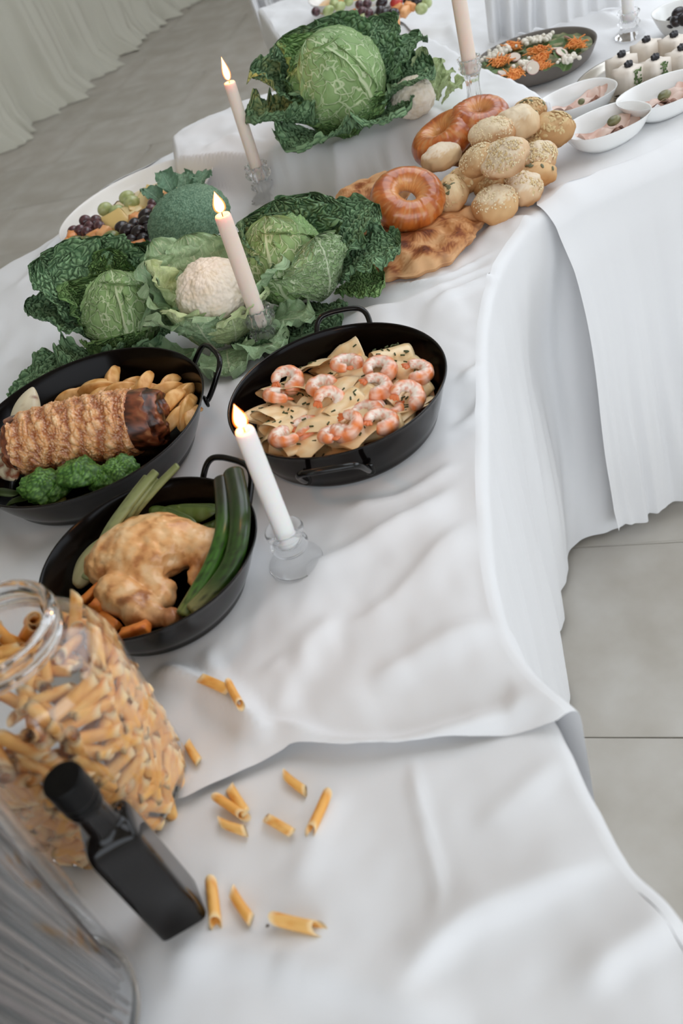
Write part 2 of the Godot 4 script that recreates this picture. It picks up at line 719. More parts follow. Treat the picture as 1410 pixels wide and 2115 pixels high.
func _within(p: Vector2, poly: PackedVector2Array) -> bool:
	var odd := false
	for j in poly.size():
		var a := poly[j]
		var b := poly[(j + 1) % poly.size()]
		if (a.y > p.y) != (b.y > p.y) and p.x < a.x + (p.y - a.y) / (b.y - a.y) * (b.x - a.x):
			odd = not odd
	return odd

func cloths() -> void:
	var nz := noise(FastNoiseLite.TYPE_SIMPLEX, 1.0, 5, 2)
	var nz1 := noise(FastNoiseLite.TYPE_SIMPLEX, 1.0, 8, 1)
	# edge of the tables: right side running away from the camera, then along the far table
	var right := [Vector2(0.136, -0.548), Vector2(0.117, -0.60), Vector2(0.110, -0.68), Vector2(0.132, -0.80), Vector2(0.178, -0.953), Vector2(0.226, -1.096), Vector2(0.266, -1.22), Vector2(0.318, -1.335), Vector2(0.39, -1.44), Vector2(0.472, -1.512), Vector2(0.60, -1.555), Vector2(0.758, -1.582), Vector2(1.0, -1.62), Vector2(1.7, -1.74)]
	var back := [Vector2(1.7, -3.4), Vector2(0.27, -3.4), Vector2(0.265, -2.78), Vector2(0.20, -2.52), Vector2(0.06, -2.40), Vector2(-0.114, -2.365), Vector2(-0.257, -2.314), Vector2(-0.383, -2.107), Vector2(-0.509, -2.031), Vector2(-0.95, -1.75)]
	var hem_line := [Vector2(-0.95, -0.66), Vector2(-0.34, -0.622), Vector2(-0.229, -0.602), Vector2(-0.118, -0.618), Vector2(-0.07, -0.593), Vector2(-0.018, -0.576), Vector2(0.03, -0.566), Vector2(0.08, -0.553), Vector2(0.125, -0.545)]
	var right_s := spline2(right, 0.01)
	var riser := PackedVector2Array([Vector2(-0.085, -2.25), Vector2(-0.045, -2.318), Vector2(0.061, -2.335), Vector2(0.531, -2.335), Vector2(0.60, -1.775), Vector2(0.46, -1.86), Vector2(0.377, -1.895), Vector2(0.222, -1.91), Vector2(0.12, -1.97), Vector2(-0.09, -2.13)])
	var rise := func(x: float, z: float) -> float:
		if x < -0.35 or x > 0.75 or z < -2.45 or z > -1.65:
			return 0.0
		var p := Vector2(x, z)
		if _within(p, riser):
			return 0.07
		var best := 1e9
		for j in riser.size():
			best = minf(best, p.distance_squared_to(Geometry2D.get_closest_point_to_segment(p, riser[j], riser[(j + 1) % riser.size()])))
		var w := lerpf(0.022, 0.085, smooth(-2.06, -1.94, z) * (1.0 - smooth(0.50, 0.58, x)))
		return 0.07 * (1.0 - smooth(0.0, w, sqrt(best) * (1.0 + 0.25 * nz.get_noise_2d(x * 14.0, z * 3.0))))
	var flat := [[Vector2(0.045, -1.094), 0.13], [Vector2(-0.225, -0.89), 0.105], [Vector2(-0.301, -1.217), 0.15]]
	var wr := func(x: float, z: float) -> float:
		var p := Vector2(x, z)
		var k := 1.0
		for f in flat:
			k = minf(k, smooth(f[1], f[1] + 0.03, p.distance_to(f[0])))
		return k * (0.0042 * nz1.get_noise_2d(x * 7.0 + z * 3.0, z * 5.0 - x * 4.0) + 0.0008 * nz1.get_noise_2d(x * 26.0 + 7.0, z * 14.0))
	# --- cloth under the pans and the bread
	var o1 := []
	o1.append_array(hem_line)
	o1.append_array(right_s)
	o1.append_array(back)
	var ridges := [
		[[Vector2(-0.183, -0.651), Vector2(-0.130, -0.644), Vector2(-0.080, -0.602), Vector2(-0.017, -0.579), Vector2(0.044, -0.574), Vector2(0.101, -0.572), Vector2(0.137, -0.552)], 0.016, 0.012, 0.014],
		[[Vector2(0.088, -0.588), Vector2(0.122, -0.576), Vector2(0.143, -0.538)], 0.010, 0.02, 0.02],
		[[Vector2(-0.080, -0.857), Vector2(0.006, -0.867), Vector2(0.083, -0.887), Vector2(0.152, -0.913)], 0.010, 0.010, 0.022],
		[[Vector2(-0.050, -0.747), Vector2(0.015, -0.762), Vector2(0.084, -0.810), Vector2(0.156, -0.853)], 0.009, 0.012, 0.028],
		[[Vector2(-0.032, -0.661), Vector2(0.018, -0.673), Vector2(0.080, -0.687), Vector2(0.130, -0.678)], 0.009, 0.014, 0.022],
		[[Vector2(-0.099, -0.690), Vector2(-0.078, -0.745), Vector2(-0.029, -0.767)], 0.007, 0.016, 0.014],
		[[Vector2(-0.251, -0.782), Vector2(-0.205, -0.737), Vector2(-0.164, -0.678), Vector2(-0.135, -0.629)], 0.020, 0.010, 0.012],
		[[Vector2(-0.188, -0.791), Vector2(-0.185, -0.749), Vector2(-0.161, -0.697), Vector2(-0.139, -0.637)], 0.011, 0.008, 0.010],
		[[Vector2(-0.125, -0.744), Vector2(-0.113, -0.697), Vector2(-0.130, -0.658)], 0.006, 0.012, 0.016],
		[[Vector2(-0.003, -0.937), Vector2(0.069, -0.928), Vector2(0.157, -0.951)], 0.007, 0.007, 0.015],
		[[Vector2(0.060, -1.379), Vector2(0.152, -1.364), Vector2(0.247, -1.363), Vector2(0.334, -1.385), Vector2(0.380, -1.378)], 0.012, 0.010, 0.012],
		[[Vector2(0.222, -1.330), Vector2(0.290, -1.348), Vector2(0.346, -1.350), Vector2(0.366, -1.275)], 0.012, 0.008, 0.010],
		[[Vector2(0.201, -1.111), Vector2(0.244, -1.136), Vector2(0.302, -1.181)], 0.006, 0.008, 0.012],
		[[Vector2(0.167, -1.022), Vector2(0.204, -1.035), Vector2(0.247, -1.082)], 0.006, 0.008, 0.012],
		[[Vector2(0.358, -1.481), Vector2(0.407, -1.502), Vector2(0.458, -1.480), Vector2(0.471, -1.428)], 0.010, 0.010, 0.014],
		[[Vector2(0.174, -1.452), Vector2(0.258, -1.398), Vector2(0.328, -1.417), Vector2(0.373, -1.429)], 0.007, 0.006, 0.008],
		[[Vector2(0.178, -0.918), Vector2(0.166, -0.812), Vector2(0.152, -0.697), Vector2(0.149, -0.608)], 0.006, 0.010, 0.014],
		[[Vector2(-0.466, -1.624), Vector2(-0.384, -1.553), Vector2(-0.323, -1.547)], 0.010, 0.012, 0.02],
		[[Vector2(-0.479, -1.874), Vector2(-0.413, -2.005), Vector2(-0.294, -2.197), Vector2(-0.235, -2.278), Vector2(-0.179, -2.243)], 0.010, 0.016, 0.010],
		[[Vector2(-0.135, -1.281), Vector2(-0.088, -1.352), Vector2(-0.027, -1.335)], 0.006, 0.010, 0.012],
		[[Vector2(-0.073, -2.245), Vector2(-0.005, -2.254), Vector2(0.073, -2.248), Vector2(0.123, -2.284)], 0.012, 0.012, 0.02],
		[[Vector2(-0.033, -2.094), Vector2(0.025, -2.130), Vector2(0.104, -2.020)], 0.008, 0.014, 0.02],
		[[Vector2(0.134, -1.989), Vector2(0.110, -1.912), Vector2(0.071, -1.855)], 0.008, 0.012, 0.012],
		[[Vector2(0.224, -1.931), Vector2(0.196, -1.846), Vector2(0.169, -1.766)], 0.007, 0.010, 0.012],
		[[Vector2(0.315, -1.898), Vector2(0.294, -1.779), Vector2(0.261, -1.684)], 0.006, 0.010, 0.012],
	]
	var t1 := _top(o1, Vector2(-0.9713, -3.4217), Vector2(1.1, -0.52), 0.0065, 0.752, func(x, z): return wr.call(x, z) + rise.call(x, z), ridges)
	var mb: MB = t1[0]
	var fold_a := func(s0: float, s: float) -> float:
		var drift := s0 + s * 0.10
		var f := nz.get_noise_2d(drift * 9.0, s * 0.9) * 0.5 + 0.5
		var g := nz.get_noise_2d(drift * 3.4 + 4.0, s * 0.5 + 7.0) * 0.5 + 0.5
		return ((0.014 * f + 0.018 * g) * smooth(0.0, 0.5, s0) + 0.002 + 0.028 * smooth(0.8, 1.08, s0)) * smooth(0.0, 0.65, s) + 0.008 * f * smooth(0.0, 0.2, s0) - 0.045 * exp(-pow((s0 - 1.02) / 0.11, 2.0)) * smooth(0.04, 0.3, s)
	_skirt(mb, right, 0.752, t1[1], func(_s): return 0.004, fold_a, 0.002)
	var rear := back.slice(1)
	rear.append(Vector2(-0.95, -0.66))
	_skirt(mb, rear, 0.752, t1[1], func(_s): return 0.02, fold_a, 0.002)
	solo("tablecloth", mb.mesh(), M.cloth, "creased white tablecloth carrying the black pans, the cabbages and the bread", "tablecloth")
	# --- nearer cloth, tucked under the first
	var o2 := [Vector2(-0.85, 0.05), Vector2(-0.85, -0.76), Vector2(0.10, -0.76), Vector2(0.113, -0.68), Vector2(0.113, -0.527), Vector2(0.116, -0.41), Vector2(0.134, -0.345), Vector2(0.15, -0.2), Vector2(0.15, 0.05)]
	var ridges2 := [
		[[Vector2(-0.010, -0.573), Vector2(-0.017, -0.525), Vector2(-0.021, -0.475), Vector2(-0.025, -0.430), Vector2(-0.037, -0.395)], 0.005, 0.006, 0.006],
		[[Vector2(0.138, -0.409), Vector2(0.091, -0.406), Vector2(0.039, -0.402), Vector2(-0.011, -0.399), Vector2(-0.059, -0.378), Vector2(-0.089, -0.353)], 0.014, 0.012, 0.026],
		[[Vector2(0.123, -0.518), Vector2(0.062, -0.489), Vector2(0.020, -0.470)], 0.004, 0.012, 0.014],
		[[Vector2(-0.174, -0.417), Vector2(-0.122, -0.387), Vector2(-0.068, -0.346), Vector2(-0.028, -0.322)], 0.012, 0.022, 0.016],
		[[Vector2(-0.269, -0.446), Vector2(-0.230, -0.448), Vector2(-0.189, -0.430), Vector2(-0.143, -0.402)], 0.009, 0.014, 0.02],
		[[Vector2(-0.084, -0.562), Vector2(-0.124, -0.504), Vector2(-0.148, -0.469)], 0.004, 0.016, 0.016],
		[[Vector2(0.147, -0.343), Vector2(0.102, -0.339), Vector2(0.047, -0.319)], 0.010, 0.012, 0.02],
		[[Vector2(-0.229, -0.602), Vector2(-0.175, -0.598), Vector2(-0.106, -0.599)], 0.003, 0.010, 0.012],
	]
	var wr2 := func(x: float, z: float) -> float:
		return (0.0034 * nz1.get_noise_2d(x * 7.0 + 30.0, z * 5.0) + 0.0006 * nz1.get_noise_2d(x * 22.0 + 7.0, z * 22.0)) * smooth(-0.64, -0.5, z + x * 0.2) - 0.004 * (1.0 - smooth(-0.62, -0.55, z))
	var t2 := _top(o2, Vector2(-0.8713, -0.7817), Vector2(0.17, 0.07), 0.006, 0.7475, wr2, ridges2)
	var mb2: MB = t2[0]
	var edge2 := [Vector2(0.15, 0.05), Vector2(0.15, -0.2), Vector2(0.134, -0.345), Vector2(0.116, -0.41), Vector2(0.113, -0.527), Vector2(0.113, -0.68), Vector2(0.10, -0.76)]
	_skirt(mb2, edge2, 0.7475, t2[1], func(_s): return 0.12, func(s0, s): return -0.05 * smooth(0.0, 0.4, s) + 0.02 * nz.get_noise_2d(s0 * 12.0, s), 0.0)
	for e in [[Vector2(-0.85, -0.76), Vector2(-0.85, 0.05)], [Vector2(-0.85, 0.05), Vector2(0.137, 0.05)]]:
		_skirt(mb2, e, 0.7475, t2[1], func(_s): return 0.05, fold_a, 0.0)
	solo("tablecloth", mb2.mesh(), M.cloth, "smooth white tablecloth in front, with scattered penne, the jar and the dark bottle on it", "tablecloth")
	# --- cloth of the far table, hanging over the first at the bread
	var o3 := [Vector2(0.472, -1.517), Vector2(0.60, -1.56), Vector2(0.758, -1.587), Vector2(1.0, -1.625), Vector2(1.7, -1.745), Vector2(1.7, -3.4), Vector2(0.56, -3.4), Vector2(0.56, -2.40), Vector2(0.60, -2.32), Vector2(0.64, -1.80), Vector2(0.54, -1.70)]
	var ridges3 := [
		[[Vector2(0.496, -1.534), Vector2(0.541, -1.539), Vector2(0.589, -1.530), Vector2(0.615, -1.473)], 0.009, 0.012, 0.014],
		[[Vector2(0.496, -1.490), Vector2(0.591, -1.495), Vector2(0.636, -1.465)], 0.008, 0.010, 0.012],
		[[Vector2(0.646, -2.590), Vector2(0.619, -2.384), Vector2(0.632, -2.279)], 0.008, 0.014, 0.014],
		[[Vector2(0.914, -2.316), Vector2(0.931, -2.197), Vector2(0.978, -2.087)], 0.012, 0.012, 0.02],
		[[Vector2(0.793, -2.161), Vector2(0.885, -2.169), Vector2(1.037, -2.139)], 0.006, 0.02, 0.03],
	]
	var t3 := _top(o3, Vector2(0.4413, -3.4217), Vector2(1.72, -1.48), 0.0075, 0.757, func(x, z): return 0.7 * wr.call(x, z) + 0.004, ridges3)
	var mb3: MB = t3[0]
	var line3 := [Vector2(0.472, -1.517), Vector2(0.60, -1.56), Vector2(0.758, -1.587), Vector2(1.0, -1.625), Vector2(1.7, -1.745)]
	var hem3 := func(s: float) -> float:
		return 0.02 + 0.03 * smooth(0.08, 0.0, s) + 0.22 * smooth(0.14, 0.55, s)
	var fold3 := func(s0: float, s: float) -> float:
		var f := nz.get_noise_2d(s0 * 16.0 - s * 0.8, 3.0 + s * 0.5) * 0.5 + 0.5
		var g := nz.get_noise_2d(s0 * 5.0 + 11.0, s * 0.4) * 0.5 + 0.5
		return 0.010 + (0.026 * f + 0.03 * g + 0.03) * smooth(0.0, 0.6, s) + 0.03 * exp(-s0 * 16.0) * sin(PI * clampf(s / 0.65, 0.0, 1.0))
	var start3 := func(s0: float, s: float) -> float:
		return (0.010 * sin(s * 10.0) + 0.012 * smooth(0.0, 0.7, s)) * exp(-s0 * 5.0)
	_skirt(mb3, line3, 0.757, t3[1], hem3, fold3, 0.022, start3)
	_skirt(mb3, [Vector2(1.7, -1.745), Vector2(1.7, -3.4)], 0.757, t3[1], func(_s): return 0.05, fold_a, 0.0)
	solo("tablecloth", mb3.mesh(), M.cloth, "white cloth of the far table, hanging in soft pleats below the white dishes", "tablecloth")
	M.top_height = t1[1]
	M.near_height = t2[1]

# ---------- black pans ----------
const PASTA := Vector3(0.045, 0.7535, -1.094)
const CHICK := Vector3(-0.225, 0.7535, -0.890)
const ROAST := Vector3(-0.301, 0.7535, -1.217)

func make_pan(label: String, at: Vector3, r: float, rb: float, h: float, handle_deg: float) -> void:
	var t := thing("pan", label, "pan", Transform3D(Basis(), at))
	var o := MB.new()
	var prof := [Vector2(0, 0)]
	for k in 7:
		var a := PI / 2 * k / 6.0
		prof.append(Vector2(rb - 0.014 + 0.014 * sin(a), 0.014 - 0.014 * cos(a)))
	for k in range(1, 9):
		var q := k / 8.0
		prof.append(Vector2(lerpf(rb, r - 0.0015, pow(q, 0.8)), lerpf(0.014, h - 0.003, q)))
	prof.append_array([Vector2(r, h - 0.0022), Vector2(r + 0.0012, h - 0.001), Vector2(r + 0.0012, h), Vector2(r, h + 0.0008), Vector2(r - 0.0016, h)])
	o.lathe(prof, 120)
	part("outer_wall", o.mesh(), M.enamel, t)
	var n := MB.new()
	var pin := [Vector2(r - 0.0016, h)]
	for k in range(8, -1, -1):
		var q := k / 8.0
		pin.append(Vector2(lerpf(rb, r - 0.0015, pow(q, 0.8)) - 0.0022, lerpf(0.014, h - 0.003, q)))
	for k in range(1, 7):
		var a := PI / 2 * k / 6.0
		pin.append(Vector2(rb - 0.015 + 0.0128 * cos(a), 0.014 - 0.0115 * sin(a)))
	pin.append(Vector2(0, 0.0025))
	n.lathe(pin, 120)
	part("inner_wall", n.mesh(), M.enamel_in, t)
	# two loop handles of bent rod
	for s in [0.0, 180.0]:
		var b := MB.new()
		var hw := 0.040
		var a0 := r - 0.0115
		var half := [[0.0, -0.040, 1.0], [0.006, -0.036, 1.0], [0.020, -0.021, 0.99], [0.034, -0.005, 0.93], [0.0415, 0.003, 0.74], [0.0445, 0.0055, 0.4], [0.045, 0.006, 0.0]]
		var pts := []
		for k in 13:
			var e: Array = half[k if k <= 6 else 12 - k]
			pts.append(Vector3(a0 + e[0], h + e[1], hw * e[2] * (-1.0 if k < 6 else 1.0)))
		b.tube(spline3(pts, 48), func(_t): return 0.0040, 12)
		var hd := part("handle", b.mesh(), M.rod, t, Transform3D(Basis(Vector3.UP, deg_to_rad(handle_deg + s))))
		for z in [-hw, hw]:
			var w := MB.new()
			w.blob(Vector3(0.003, 0.009, 0.0065), 14, 8, null, null, Transform3D(Basis(), Vector3(a0 - 0.001, h - 0.040, z)), 3.0)
			part("weld_plate", w.mesh(), M.rod, hd)

func pans() -> void:
	make_pan("round black enamel pan of tube pasta and shrimp, right of the white candle", PASTA, 0.1455, 0.125, 0.072, 75.0)
	make_pan("round black pan holding the whole roast chicken, just behind the pasta jar", CHICK, 0.130, 0.100, 0.072, 44.0)
	make_pan("large black pan holding the crackling pork roll and potato wedges", ROAST, 0.177, 0.145, 0.072, 16.5)

# ---------- pork roll, wedges, endives, broccoli ----------
func roast_dish() -> void:
	var c := ROAST
	# pork roll
	var p0 := Vector3(-0.3842, 0.8150, -1.2236)
	var p1 := Vector3(-0.2244, 0.8150, -1.1874)
	var p2 := Vector3(-0.1841, 0.8120, -1.1775)
	var ax := (p1 - p0)
	var ln := ax.length()
	var t := thing("pork_roll", "rolled pork roast under blistered golden crackling, in the large pan", "roast", along(p0, ax))
	var cl := cells(95.0, 3, FastNoiseLite.RETURN_DISTANCE2_SUB)
	var cl2 := cells(330.0, 8)
	var sm := noise(FastNoiseLite.TYPE_SIMPLEX, 22.0, 6, 3)
	var rind := MB.new()
	var rr := 0.049
	var golden := [lin("e6a566"), lin("fbcf9a"), lin("a85c2c"), lin("d0824e")]
	var hgt := func(p: Vector3, u: float) -> float:
		# diagonal scores, scaly plates and blisters
		var q := Vector3(p.x * 0.95 + p.y * 0.3, p.y * 0.55, p.z * 0.55)
		var e: float = clampf(cl.get_noise_3d(q.x, q.y, q.z) + 1.0, 0.0, 1.0)
		var bl: float = cl2.get_noise_3d(p.x, p.y, p.z)
		var ringy: float = sin((p.x * 1.0 + 0.012 * sin(u * TAU * 2.0)) * 250.0 + 2.5 * sm.get_noise_3d(p.x * 0.6, p.y * 0.6, p.z * 0.6))
		return 0.0050 * pow(e, 0.6) - 0.0038 * (bl + 0.5) * smooth(0.0, 0.4, sm.get_noise_3d(p.z, p.x, p.y) + 0.35) + 0.0017 * ringy
	rind.grid(260, 170, func(u, v):
		var a: float = u * TAU
		var x: float = -0.012 + v * (ln + 0.012)
		var env: float = 1.0 - 0.10 * pow(absf(v - 0.55) * 2.0, 2.5)
		var q := Vector3(x, rr * env * sin(a), -rr * env * cos(a))
		var h: float = hgt.call(q, u) if v < 1.0 else 0.0
		var s: float = rr * env + h
		if v > 0.985: s -= 0.004
		return Vector3(x, s * sin(a) * 0.92, -s * cos(a)), true, func(u, v, p):
		var a: float = u * TAU
		var r: float = Vector2(p.y / 0.92, p.z).length() - rr * (1.0 - 0.10 * pow(absf(v - 0.55) * 2.0, 2.5))
		var k := smooth(-0.001, 0.0065, r)
		var red: float = smooth(0.05, 0.5, sm.get_noise_3d(p.x * 2.0, p.y * 2.0, p.z * 2.0))
		var col: Color = golden[2].lerp(golden[0], smooth(0.0, 0.5, k)).lerp(golden[1], smooth(0.55, 1.0, k))
		return col.lerp(golden[3], red * 0.4).lerp(lin("fbe2c4"), smooth(-0.45, -0.75, cl2.get_noise_3d(p.x, p.y, p.z)) * 0.45))
	part("crackling", rind.mesh(), coat(vmat(0.42, 0.5), 0.25, 0.3), t)
	var mn := noise(FastNoiseLite.TYPE_SIMPLEX, 60.0, 16, 3)
	var mm := coat(vmat(0.4), 0.3, 0.25)
	for e in [[ln - 0.004, 1.0, 0.043], [-0.008, -1.0, 0.016]]:
		var meat := MB.new()
		meat.grid(72, 30, func(u, v):
			var a: float = u * TAU
			var r: float = rr * (1.0 - v)
			var swirl: float = sin(v * 15.0 - a * 1.0 + 1.2)
			var x: float = e[0] + e[1] * (e[2] * pow(sin(minf(v * 1.35, 1.0) * PI / 2), 0.7) + 0.0055 * swirl * (1.0 - v) + 0.006 * mn.get_noise_3d(r * cos(a), r * sin(a), e[0]))
			var k: float = 1.0 - 0.22 * smooth(0.0, 0.4, v)
			if v < 0.25: k = 0.97 - 0.25 * v
			var q: float = rr * (0.93 * (1.0 - pow(v, 2.2)))
			return Vector3(x, q * sin(a) * 0.9, -q * cos(a) * e[1]), true, func(u, v, p):
			var n: float = mn.get_noise_3d(p.x * 1.5, p.y, p.z) + 0.5 * sin(v * 15.0 - u * TAU + 1.2)
			return lin("2e120a").lerp(lin("8a4a2c"), smooth(-0.5, 0.7, n)).lerp(lin("b07850"), smooth(0.55, 1.0, n)))
		part("sliced_end", meat.mesh(), mm, t)
	# potato wedges
	var kinds := []
	for k in 4:
		var mb := MB.new()
		var nn := noise(FastNoiseLite.TYPE_SIMPLEX, 70.0, 40 + k, 2)
		var bend := 0.009 + 0.003 * k
		mb.grid(20, 18, func(u, v):
			var s: float = v * 2.0 - 1.0
			var w: float = pow(maxf(0.0, 1.0 - s * s), 0.55)
			var a: float = u * TAU
			# a wedge: two flat cut faces and a rounded skin below
			var d := Vector2(cos(a), sin(a))
			var rad: float = 1.0 / maxf(maxf(absf(d.x) * 0.9 + d.y * 0.75, -d.y * 0.75), 0.4)
			rad = minf(rad, 1.35)
			var q := d * rad * Vector2(0.0095, 0.0085) * w
			var nz: float = 0.0008 * nn.get_noise_3d(q.x * 2, q.y * 2, s * 0.04)
			return Vector3(s * (0.029 + 0.003 * k), q.y - bend * s * s + bend * 0.4, q.x) + Vector3(0, nz, nz), true, func(u, v, p):
			var s: float = v * 2.0 - 1.0
			var n: float = nn.get_noise_3d(p.x, p.y, p.z)
			var skin: float = smooth(0.0, -0.006, p.y + 0.012 * s * s) * 0.8 + smooth(0.7, 1.0, absf(s)) * 0.6
			return lin("efbd78").lerp(lin("dd9f54"), smooth(-0.3, 0.4, n)).lerp(lin("a05a26"), clampf(skin * (0.7 + n), 0, 1)))
		kinds.append(mb.mesh())
	var wm := coat(vmat(0.45), 0.25, 0.3)
	var spots := [
		[140,822,0.806,15,10,20], [195,800,0.812,-10,5,60], [240,812,0.810,8,20,10], [212,825,0.802,20,-10,-20], [262,800,0.806,35,10,40], [295,797,0.814,60,30,20], [285,815,0.804,10,15,0], [330,812,0.808,15,10,30],
		[352,830,0.812,38,20,0], [375,815,0.803,45,0,60], [385,845,0.802,65,15,20], [372,862,0.797,30,0,10], [395,862,0.795,70,20,-30], [345,800,0.800,50,10,0], [310,828,0.800,5,30,0], [232,790,0.804,75,40,10], [360,850,0.792,20,0,0], [165,815,0.800,5,0,30],
	]
	var tags := ["wedge alone at the left end of the row behind the roll", "long wedge with a browned skin at the back left", "wedge lying against the middle of the pork roll", "wedge tucked under the browned back one", "wedge at the back, right of the browned one", "upright pointed wedge in the middle of the back row", "flat wedge in front of the upright one", "wedge slanting behind the sliced end", "big pale wedge nearest the sliced end of the roll", "large wedge resting on the right rim side", "wedge close to the right wall of the pan", "wedge low in front at the right wall", "small wedge at the lowest right, by the rim", "wedge at the back right against the dark wall", "wedge hidden between the roll and the back row", "pointed tip standing highest at the back", "wedge under the large right ones", "small wedge beside the left end one"]
	for i in spots.size():
		var s: Array = spots[i]
		var p: Vector3 = [Vector3(-0.3314, 0.8060, -1.3270), Vector3(-0.2870, 0.8120, -1.3206), Vector3(-0.2549, 0.8100, -1.2869), Vector3(-0.2789, 0.8020, -1.2965), Vector3(-0.2395, 0.8060, -1.3002), Vector3(-0.2130, 0.8140, -1.2749), Vector3(-0.2244, 0.8040, -1.2732), Vector3(-0.1911, 0.8080, -1.2502), Vector3(-0.1766, 0.8120, -1.2111), Vector3(-0.1614, 0.8030, -1.2354), Vector3(-0.1581, 0.8020, -1.1956), Vector3(-0.1698, 0.7970, -1.1886), Vector3(-0.1548, 0.7950, -1.1825), Vector3(-0.1815, 0.8000, -1.2731), Vector3(-0.2088, 0.8000, -1.2521), Vector3(-0.2620, 0.8040, -1.3317), Vector3(-0.1779, 0.7920, -1.2163), Vector3(-0.3149, 0.8000, -1.3359)][i]
		solo("potato_wedge", kinds[i % 4], wm, "golden potato " + tags[i], "potato wedge", put(p, s[3], s[5] * 0.6, s[4] * 0.5), "potato wedges in the large pan")
	# braised endive halves at the left
	var eq := [[Vector3(-0.3944, 0.8180, -1.2957), Vector3(-0.4186, 0.7900, -1.2410), Vector3(-0.3692, 0.8420, -1.3249), "upright browned endive half leaning at the left of the pork roll", 0.021], [Vector3(-0.4163, 0.8120, -1.2342), Vector3(-0.4592, 0.8000, -1.3143), Vector3(-0.4087, 0.8000, -1.1664), "short endive half with a dark seared face, left end of the pork roll", 0.023]]
	for e in eq:
		var mb := MB.new()
		var nn := noise(FastNoiseLite.TYPE_SIMPLEX, 40.0, 51, 3)
		var d: Vector3 = e[2] - e[1]
		var L := d.length()
		mb.grid(28, 26, func(u, v):
			var a: float = u * TAU
			var w: float = pow(sin(PI * pow(v, 1.25) * 0.97 + 0.05), 0.75) * e[4]
			return Vector3((v - 0.5) * L, w * 0.55 * sin(a) * (1.0 + 0.08 * sin(6.0 * a)), -w * cos(a)), true, func(u, v, p):
			var n: float = nn.get_noise_3d(p.x, p.y, p.z) + (0.35 if e[4] > 0.022 else 0.0)
			var sear: float = smooth(0.1, 0.45, n + 0.3 * exp(-pow((v - 0.4) * 4.0, 2.0)) - 0.15)
			return lin("e2d8bd").lerp(lin("c9ba92"), absf(sin(u * TAU * 3.0)) * 0.5).lerp(lin("7d3c17"), sear))
		solo("endive", mb.mesh(), coat(vmat(0.4), 0.3, 0.2), e[3], "endive", along((e[1] + e[2]) * 0.5, d, Vector3(0.2, 1, 0.5)), "braised endive halves")
	# broccoli florets
	var fl := broccoli_floret(3)
	var spots2 := [[Vector3(-0.3680, 0.7980, -1.1264), 0.024, 20.0, "broccoli floret at the left of the row in front of the pork roll"], [Vector3(-0.3144, 0.8030, -1.1182), 0.025, 120.0, "broccoli floret in the middle of the row before the pork roll"], [Vector3(-0.3509, 0.7900, -1.1183), 0.019, 220.0, "small broccoli floret low between two larger ones, by the pan rim"], [Vector3(-0.2841, 0.7950, -1.1061), 0.018, 300.0, "broccoli floret with a pale stalk, third along the pan rim"], [Vector3(-0.2597, 0.7970, -1.1011), 0.020, 80.0, "broccoli floret at the right end of the row, under the roll"]]
	for i in spots2.size():
		var s: Array = spots2[i]
		var xf := put(s[0], s[2], 12.0, -14.0 + 9.0 * i, s[1] / 0.024)
		if i == 0:
			fl.transform = xf
			fl.set_meta("label", s[3])
		else:
			copy(fl, xf, s[3])
	# limp green leaf strips at the left end
	var gm := vmat(0.4)
	for k in 2:
		var mb := MB.new()
		mb.grid(8, 14, func(u, v):
			return Vector3((v - 0.5) * 0.05, 0.004 * sin(v * 6.0 + k) + 0.003 * cos(u * 6.0), (u - 0.5) * 0.014 * sin(PI * (v * 0.9 + 0.05))), false, func(u, v, _p): return lin("4a5a2c").lerp(lin("2c3a18"), absf(u - 0.5) * 2.0))
		solo("green_leaf", mb.mesh(), gm, ["cooked green leaf strip at the far left pan rim", "dull green leaf strip left of the broccoli florets"][k], "leaf", put([Vector3(-0.4231, 0.7970, -1.1466), Vector3(-0.3968, 0.7950, -1.1260)][k], -20.0 + 50 * k, 10, 0))

func broccoli_floret(sd: int) -> Node3D:
	var t := thing("broccoli_floret", "broccoli floret", "broccoli", Transform3D(), "broccoli florets in the large pan")
	var cl := cells(230.0, sd)
	var cl2 := cells(70.0, sd + 1)
	var mb := MB.new()
	mb.blob(Vector3(0.024, 0.017, 0.022), 72, 44, func(d):
		var up: float = smooth(-0.6, 0.1, d.y)
		return up * (0.42 * (0.75 - cl2.get_noise_3d(d.x * 0.024, d.y * 0.024, d.z * 0.024) * 1.1 - 0.75) - 0.22 * cl.get_noise_3d(d.x * 0.024, d.y * 0.024, d.z * 0.024)) - (1.0 - up) * 0.35, func(_u, _v, p):
		var n: float = cl.get_noise_3d(p.x, p.y, p.z)
		return lin("71a046").lerp(lin("2b521f"), smooth(-0.85, -0.4, n) * 0.9))
	part("crown", mb.mesh(), vmat(0.5), t)
	var s := MB.new()
	s.tube([Vector3(0.004, -0.006, 0.004), Vector3(0.010, -0.012, 0.012), Vector3(0.018, -0.016, 0.02)], func(q): return 0.008 - 0.001 * q, 12)
	part("stalk", s.mesh(), mat("94ab5e", 0.5), t)
	return t

